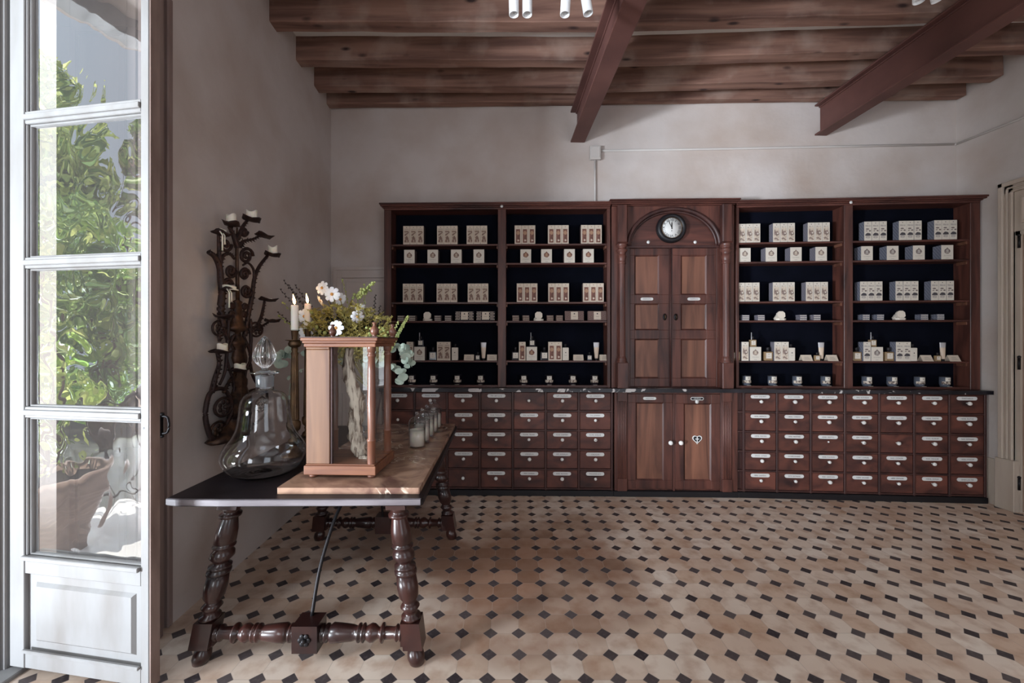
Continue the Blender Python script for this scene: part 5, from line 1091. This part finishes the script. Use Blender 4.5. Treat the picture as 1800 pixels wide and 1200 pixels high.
# ------------------------------------------------------------------ wrought wall candelabrum
XW = -1.735
def wp(x, y, X=XW): Y = X*F/(x-CX); return V((X, Y, EYE-(y-CY)*Y/F))
O_ = wp(418, 780); wc = empty('wall_candelabrum', O_, 0, 'large wrought iron and gilt candelabrum hung on the left wall, crusted with wax', 'candelabrum')
wq = lambda x, y, X=XW: wp(x, y, X)-O_
def part(name, mb, m_): return mb.build(name, MT[m_], wc)
def sc_(x): return wp(x, 600).y/F     # metres per pixel, across
def sy_(x): return wp(x, 600).y**2/(F*abs(XW))     # metres along the wall per pixel
T0 = M.Translation((0, 0, 0))
def lathe_px(name, pts, m_, seg=18, ang=0):
    """turned piece: list of (centre x px, y px, half width px)"""
    mb = MB(); n = seg; vs = []
    for (x, y, h_) in pts:
        c = wq(x, y); r_ = h_*sc_(x)*.95
        for k in range(n): a = 2*pi*k/n+ang; vs.append((c.x+r_*.8*cos(a), c.y+h_*sy_(x)*1.08*sin(a), c.z))
    m = len(pts); mb.add(vs, [(i*n+k, i*n+(k+1) % n, (i+1)*n+(k+1) % n, (i+1)*n+k) for i in range(m-1) for k in range(n)]+[tuple(range(n)), tuple(range((m-1)*n, m*n))], 0, seg > 8); part(name, mb, m_)
lathe_px('upper_stem', [(418, 527, 3), (418, 530, 7), (418, 534, 5), (418, 540, 6), (418, 549, 7), (418, 552, 6), (418, 566, 9), (418, 574, 12), (418, 578, 14), (418, 581, 11), (418, 584, 4), (419, 590, 4), (420, 596, 8), (420, 601, 11), (420, 605, 11), (421, 610, 7), (421, 618, 9), (421, 628, 11), (422, 636, 10), (422, 645, 7)], 'gilt')
lathe_px('octagonal_body', [(422, 645, 7), (422, 652, 8), (422, 664, 9), (422, 668, 11), (422, 676, 11), (422, 680, 10), (422, 688, 12), (422, 692, 13), (422, 724, 15), (421, 728, 17), (420, 732, 16)], 'gilt', 8, .39)
lathe_px('acanthus_base', [(420, 732, 15), (417, 740, 18), (413, 750, 23), (408, 760, 28), (402, 768, 31), (398, 774, 24)], 'gilt', 12)
mb = MB(); mb.tube([wq(418, 530), wq(417, 480), wq(416, 420), wq(417, 400)], [.012, .011, .009, .006], 8); part('centre_rod', mb, 'gilt')
def iron(name, pts, r_, m_='rust', leaf=0, X=XW):
    P = catmull([wq(p[0], p[1], p[2] if len(p) > 2 else X) for p in pts], 7); mb = MB(); n = len(P)
    mb.tube(P, [r_*(1-.35*i/(n-1)) for i in range(n)], 7)
    if leaf:
        for i in range(1, n-1, 2):
            t_ = (P[i+1]-P[i-1]).normalized(); s_ = V((1, 0, 0)).cross(t_).normalized()
            for sg in (1, -1):
                l_ = leaf*(1-.5*i/n)*rnd.uniform(.6, 1.2); mb.add([P[i]-t_*l_*.5, P[i]+s_*sg*l_+t_*l_*.6+V((.012, 0, 0)), P[i]+t_*l_*.9, P[i]+V((.008, 0, 0))], [(0, 1, 3), (1, 2, 3), (0, 3, 1), (1, 3, 2)])
    part(name, mb, m_)
def scroll(x, y, r_, dirn=1, turns=1.6, th=3.0):
    mb = MB(); P = []
    for k in range(26):
        t_ = k/25; a = dirn*t_*turns*2*pi; rr = r_*(1-.82*t_); P.append(wq(x+rr*cos(a)*.8, y+rr*sin(a)))
    mb.tube(P, [th*sc_(x)]*26, 6, nrm=(1, 0, 0), flat=.9); mb.ball(P[-1], 3*sc_(x)); part('scroll', mb, 'rust')
for q_ in ((406, 476, 12, 1), (430, 482, 11, -1), (433, 450, 15, -1, 1.7, 3), (433, 511, 12, 1), (397, 430, 13, 1, 1.3, 3), (400, 500, 11, -1), (429, 407, 8, 1), (408, 537, 5, 1), (407, 552, 5, -1), (430, 539, 5, -1), (429, 551, 5, 1)): scroll(*q_)
iron('branch', [(392, 575), (388, 545), (390, 515), (388, 490), (386, 470), (378, 452), (367, 443)], .022, 'rust', .032)
iron('branch', [(386, 460), (385, 435), (384, 412)], .013, 'rust', .02)
iron('branch', [(417, 435), (411, 415), (403, 398)], .017, 'rust', .028)
iron('branch', [(418, 420), (426, 400), (434, 388)], .014, 'rust', .024)
iron('branch', [(418, 434), (428, 424), (445, 420), (457, 414)], .011, 'rust', .030)
iron('branch', [(430, 590), (436, 555), (443, 520), (447, 490), (456, 468), (470, 450)], .016, 'rust', .030)
iron('branch', [(446, 500), (446, 475), (436, 462), (427, 466)], .010, 'rust', .0)
iron('branch', [(386, 470), (392, 450), (404, 446), (412, 455)], .012, 'rust', .016)
iron('branch', [(448, 580), (458, 560), (463, 540), (465, 526)], .012, 'rust', .022)
iron('branch', [(450, 578), (462, 572), (473, 565)], .010, 'rust', .022)
iron('branch', [(402, 600), (390, 570), (392, 540), (394, 512)], .012, 'rust', .018)
iron('branch', [(386, 600), (384, 580), (385, 556)], .010, 'rust', .018)
iron('branch', [(372, 690), (378, 665), (385, 640), (382, 618)], .016, 'rust', .030)
iron('branch', [(393, 690), (402, 672), (412, 656), (414, 650)], .011, 'gilt', .024)
iron('side_strap', [(398, 772), (384, 770), (372, 770), (364, 750), (361, 728), (364, 705), (370, 690), (382, 683), (396, 686), (406, 705), (407, 725), (398, 745), (392, 755)], .016, 'rust', .014)
iron('side_strap', [(410, 590), (402, 610), (398, 625), (404, 650), (411, 672), (411, 690)], .010, 'rust')
iron('side_strap', [(428, 590), (437, 612), (440, 630), (433, 650), (431, 668)], .010, 'rust')
iron('side_strap', [(412, 588), (408, 600), (408, 612), (416, 622)], .007, 'rust'); iron('side_strap', [(427, 588), (433, 600), (431, 612), (424, 622)], .007, 'rust')
iron('side_strap', [(440, 560), (441, 600), (440, 640), (448, 668), (466, 690), (472, 704)], .012, 'rust')
iron('side_strap', [(402, 560), (400, 600), (396, 650), (386, 676)], .012, 'rust')
iron('side_strap', [(436, 690), (448, 685), (462, 690), (470, 700), (466, 725), (450, 742), (440, 745)], .013, 'rust', .012)
def rosette(x, y, r_, m_='gilt'):
    mb = MB(); k_ = sc_(x); c = wq(x, y); q1 = sy_(x)/k_*.95; P = [c+V((0, q1*r_*k_*cos(a), r_*k_*sin(a))) for a in [2*pi*i/20 for i in range(21)]]; mb.tube(P, .16*r_*k_, 6, nrm=(1, 0, 0))
    for i in range(7): a = 2*pi*i/7; mb.ball(c+V((.006, q1*.55*r_*k_*cos(a), .55*r_*k_*sin(a))), .27*r_*k_, 0, 8, (.5, 1, 1))
    mb.ball(c+V((.012, 0, 0)), .25*r_*k_, 0, 8); part('rosette', mb, m_)
rosette(386, 577, 13, 'rust'); rosette(450, 579, 12, 'rust'); rosette(393, 715, 16, 'rust'); rosette(384, 756, 15); rosette(458, 712, 11, 'rust')
XP = -1.70; pq = lambda x, y: wp(x, y, XP)
# drip plates (parts) and candle stubs (things resting on them)
PLT = [(382, 409, 16, 12, 8, 'sagging', 'on the upper left drip plate'), (398, 392, 15, 16, 17, 'thick', 'second from left along the top'), (434.5, 384, 15, 17, 16, 'thick', 'on the topmost drip plate'), (458, 413, 14, 0, 0, '', ''),
       (472, 446, 13, 15, 16, 'thick', 'at the far right of the top group'), (394, 508, 15, 22, 8, 'flat melted', 'on the middle left drip plate'), (465, 525, 15, 10, 3, 'burnt-down', 'on the middle right drip plate'), (385, 554, 18, 0, 0, '', ''), (382, 616, 19, 16, 14, 'thick', 'on the lower left drip plate'), (413.5, 648, 17, 18, 11, 'crumbling', 'on the lowest drip plate, before the stem'), (472, 562, 13, 0, 0, '', '')]
for (x, y, hw, cw, chh, ds, wh) in PLT:
    k_ = sc_(x); c = wq(x, y+2); mb = MB(); n = 18; r_ = hw*k_*.97; vs = []
    for (f_, z_) in ((.25, -.012), (.75, -.006), (1.0, .002), (1.12, .010), (1.0, .007), (.7, .0), (.2, -.002)):
        for k in range(n): a = 2*pi*k/n; q_ = f_*(1+.13*sin(4*a+x) if f_ > .9 else 1); vs.append((c.x+.03+r_*.75*q_*cos(a), c.y+hw*sy_(x)*.8*q_*sin(a), c.z+z_+(.008*sin(3*a+x) if f_ > .9 else 0)))
    mb.add(vs, [(i*n+k, i*n+(k+1) % n, (i+1)*n+(k+1) % n, (i+1)*n+k) for i in range(6) for k in range(n)]+[tuple(range(n))[::-1], tuple(range(6*n, 7*n))], 0, True); part('drip_plate', mb, 'rust')
    if cw:
        mb = MB(); rc = cw/2*k_; hc = chh*k_; n = 16; vs = []
        for (f_, z_) in ((1.12, 0), (1.0, .2), (.98, .6), (1.0, .92), (.86, .94), (.6, .75)):
            for k in range(n): a = 2*pi*k/n; vs.append((rc*f_*cos(a), rc*f_*sin(a)*(1+.08*sin(2*a+y)), hc*z_+(hc*.16*sin(2*a+x) if z_ > .9 else 0)))
        mb.add(vs, [(i*n+k, i*n+(k+1) % n, (i+1)*n+(k+1) % n, (i+1)*n+k) for i in range(5) for k in range(n)]+[tuple(range(n))[::-1], tuple(range(5*n, 6*n))], 0, True)
        if ds in ('sagging', 'flat melted', 'burnt-down'): mb.lathe([(rc*1.3, 0), (rc*1.25, .006), (rc, .008)], 14)
        if x < 400 and ds != 'thick':
            for (dy, ln) in ((-.05, .11), (-.03, .07)): mb.tube([(0.02, dy, .003), (.035, dy, -.02), (.035, dy, -ln)], [.004, .0035, .0045], 6)
        o = mb.build('candle_stub', MT['wax'], loc=O_+c+V((.03, 0, .0005))); tag(o, '%s ivory candle stub %s of the wall candelabrum' % (ds, wh), 'candle', 'candle stubs on the wall candelabrum')
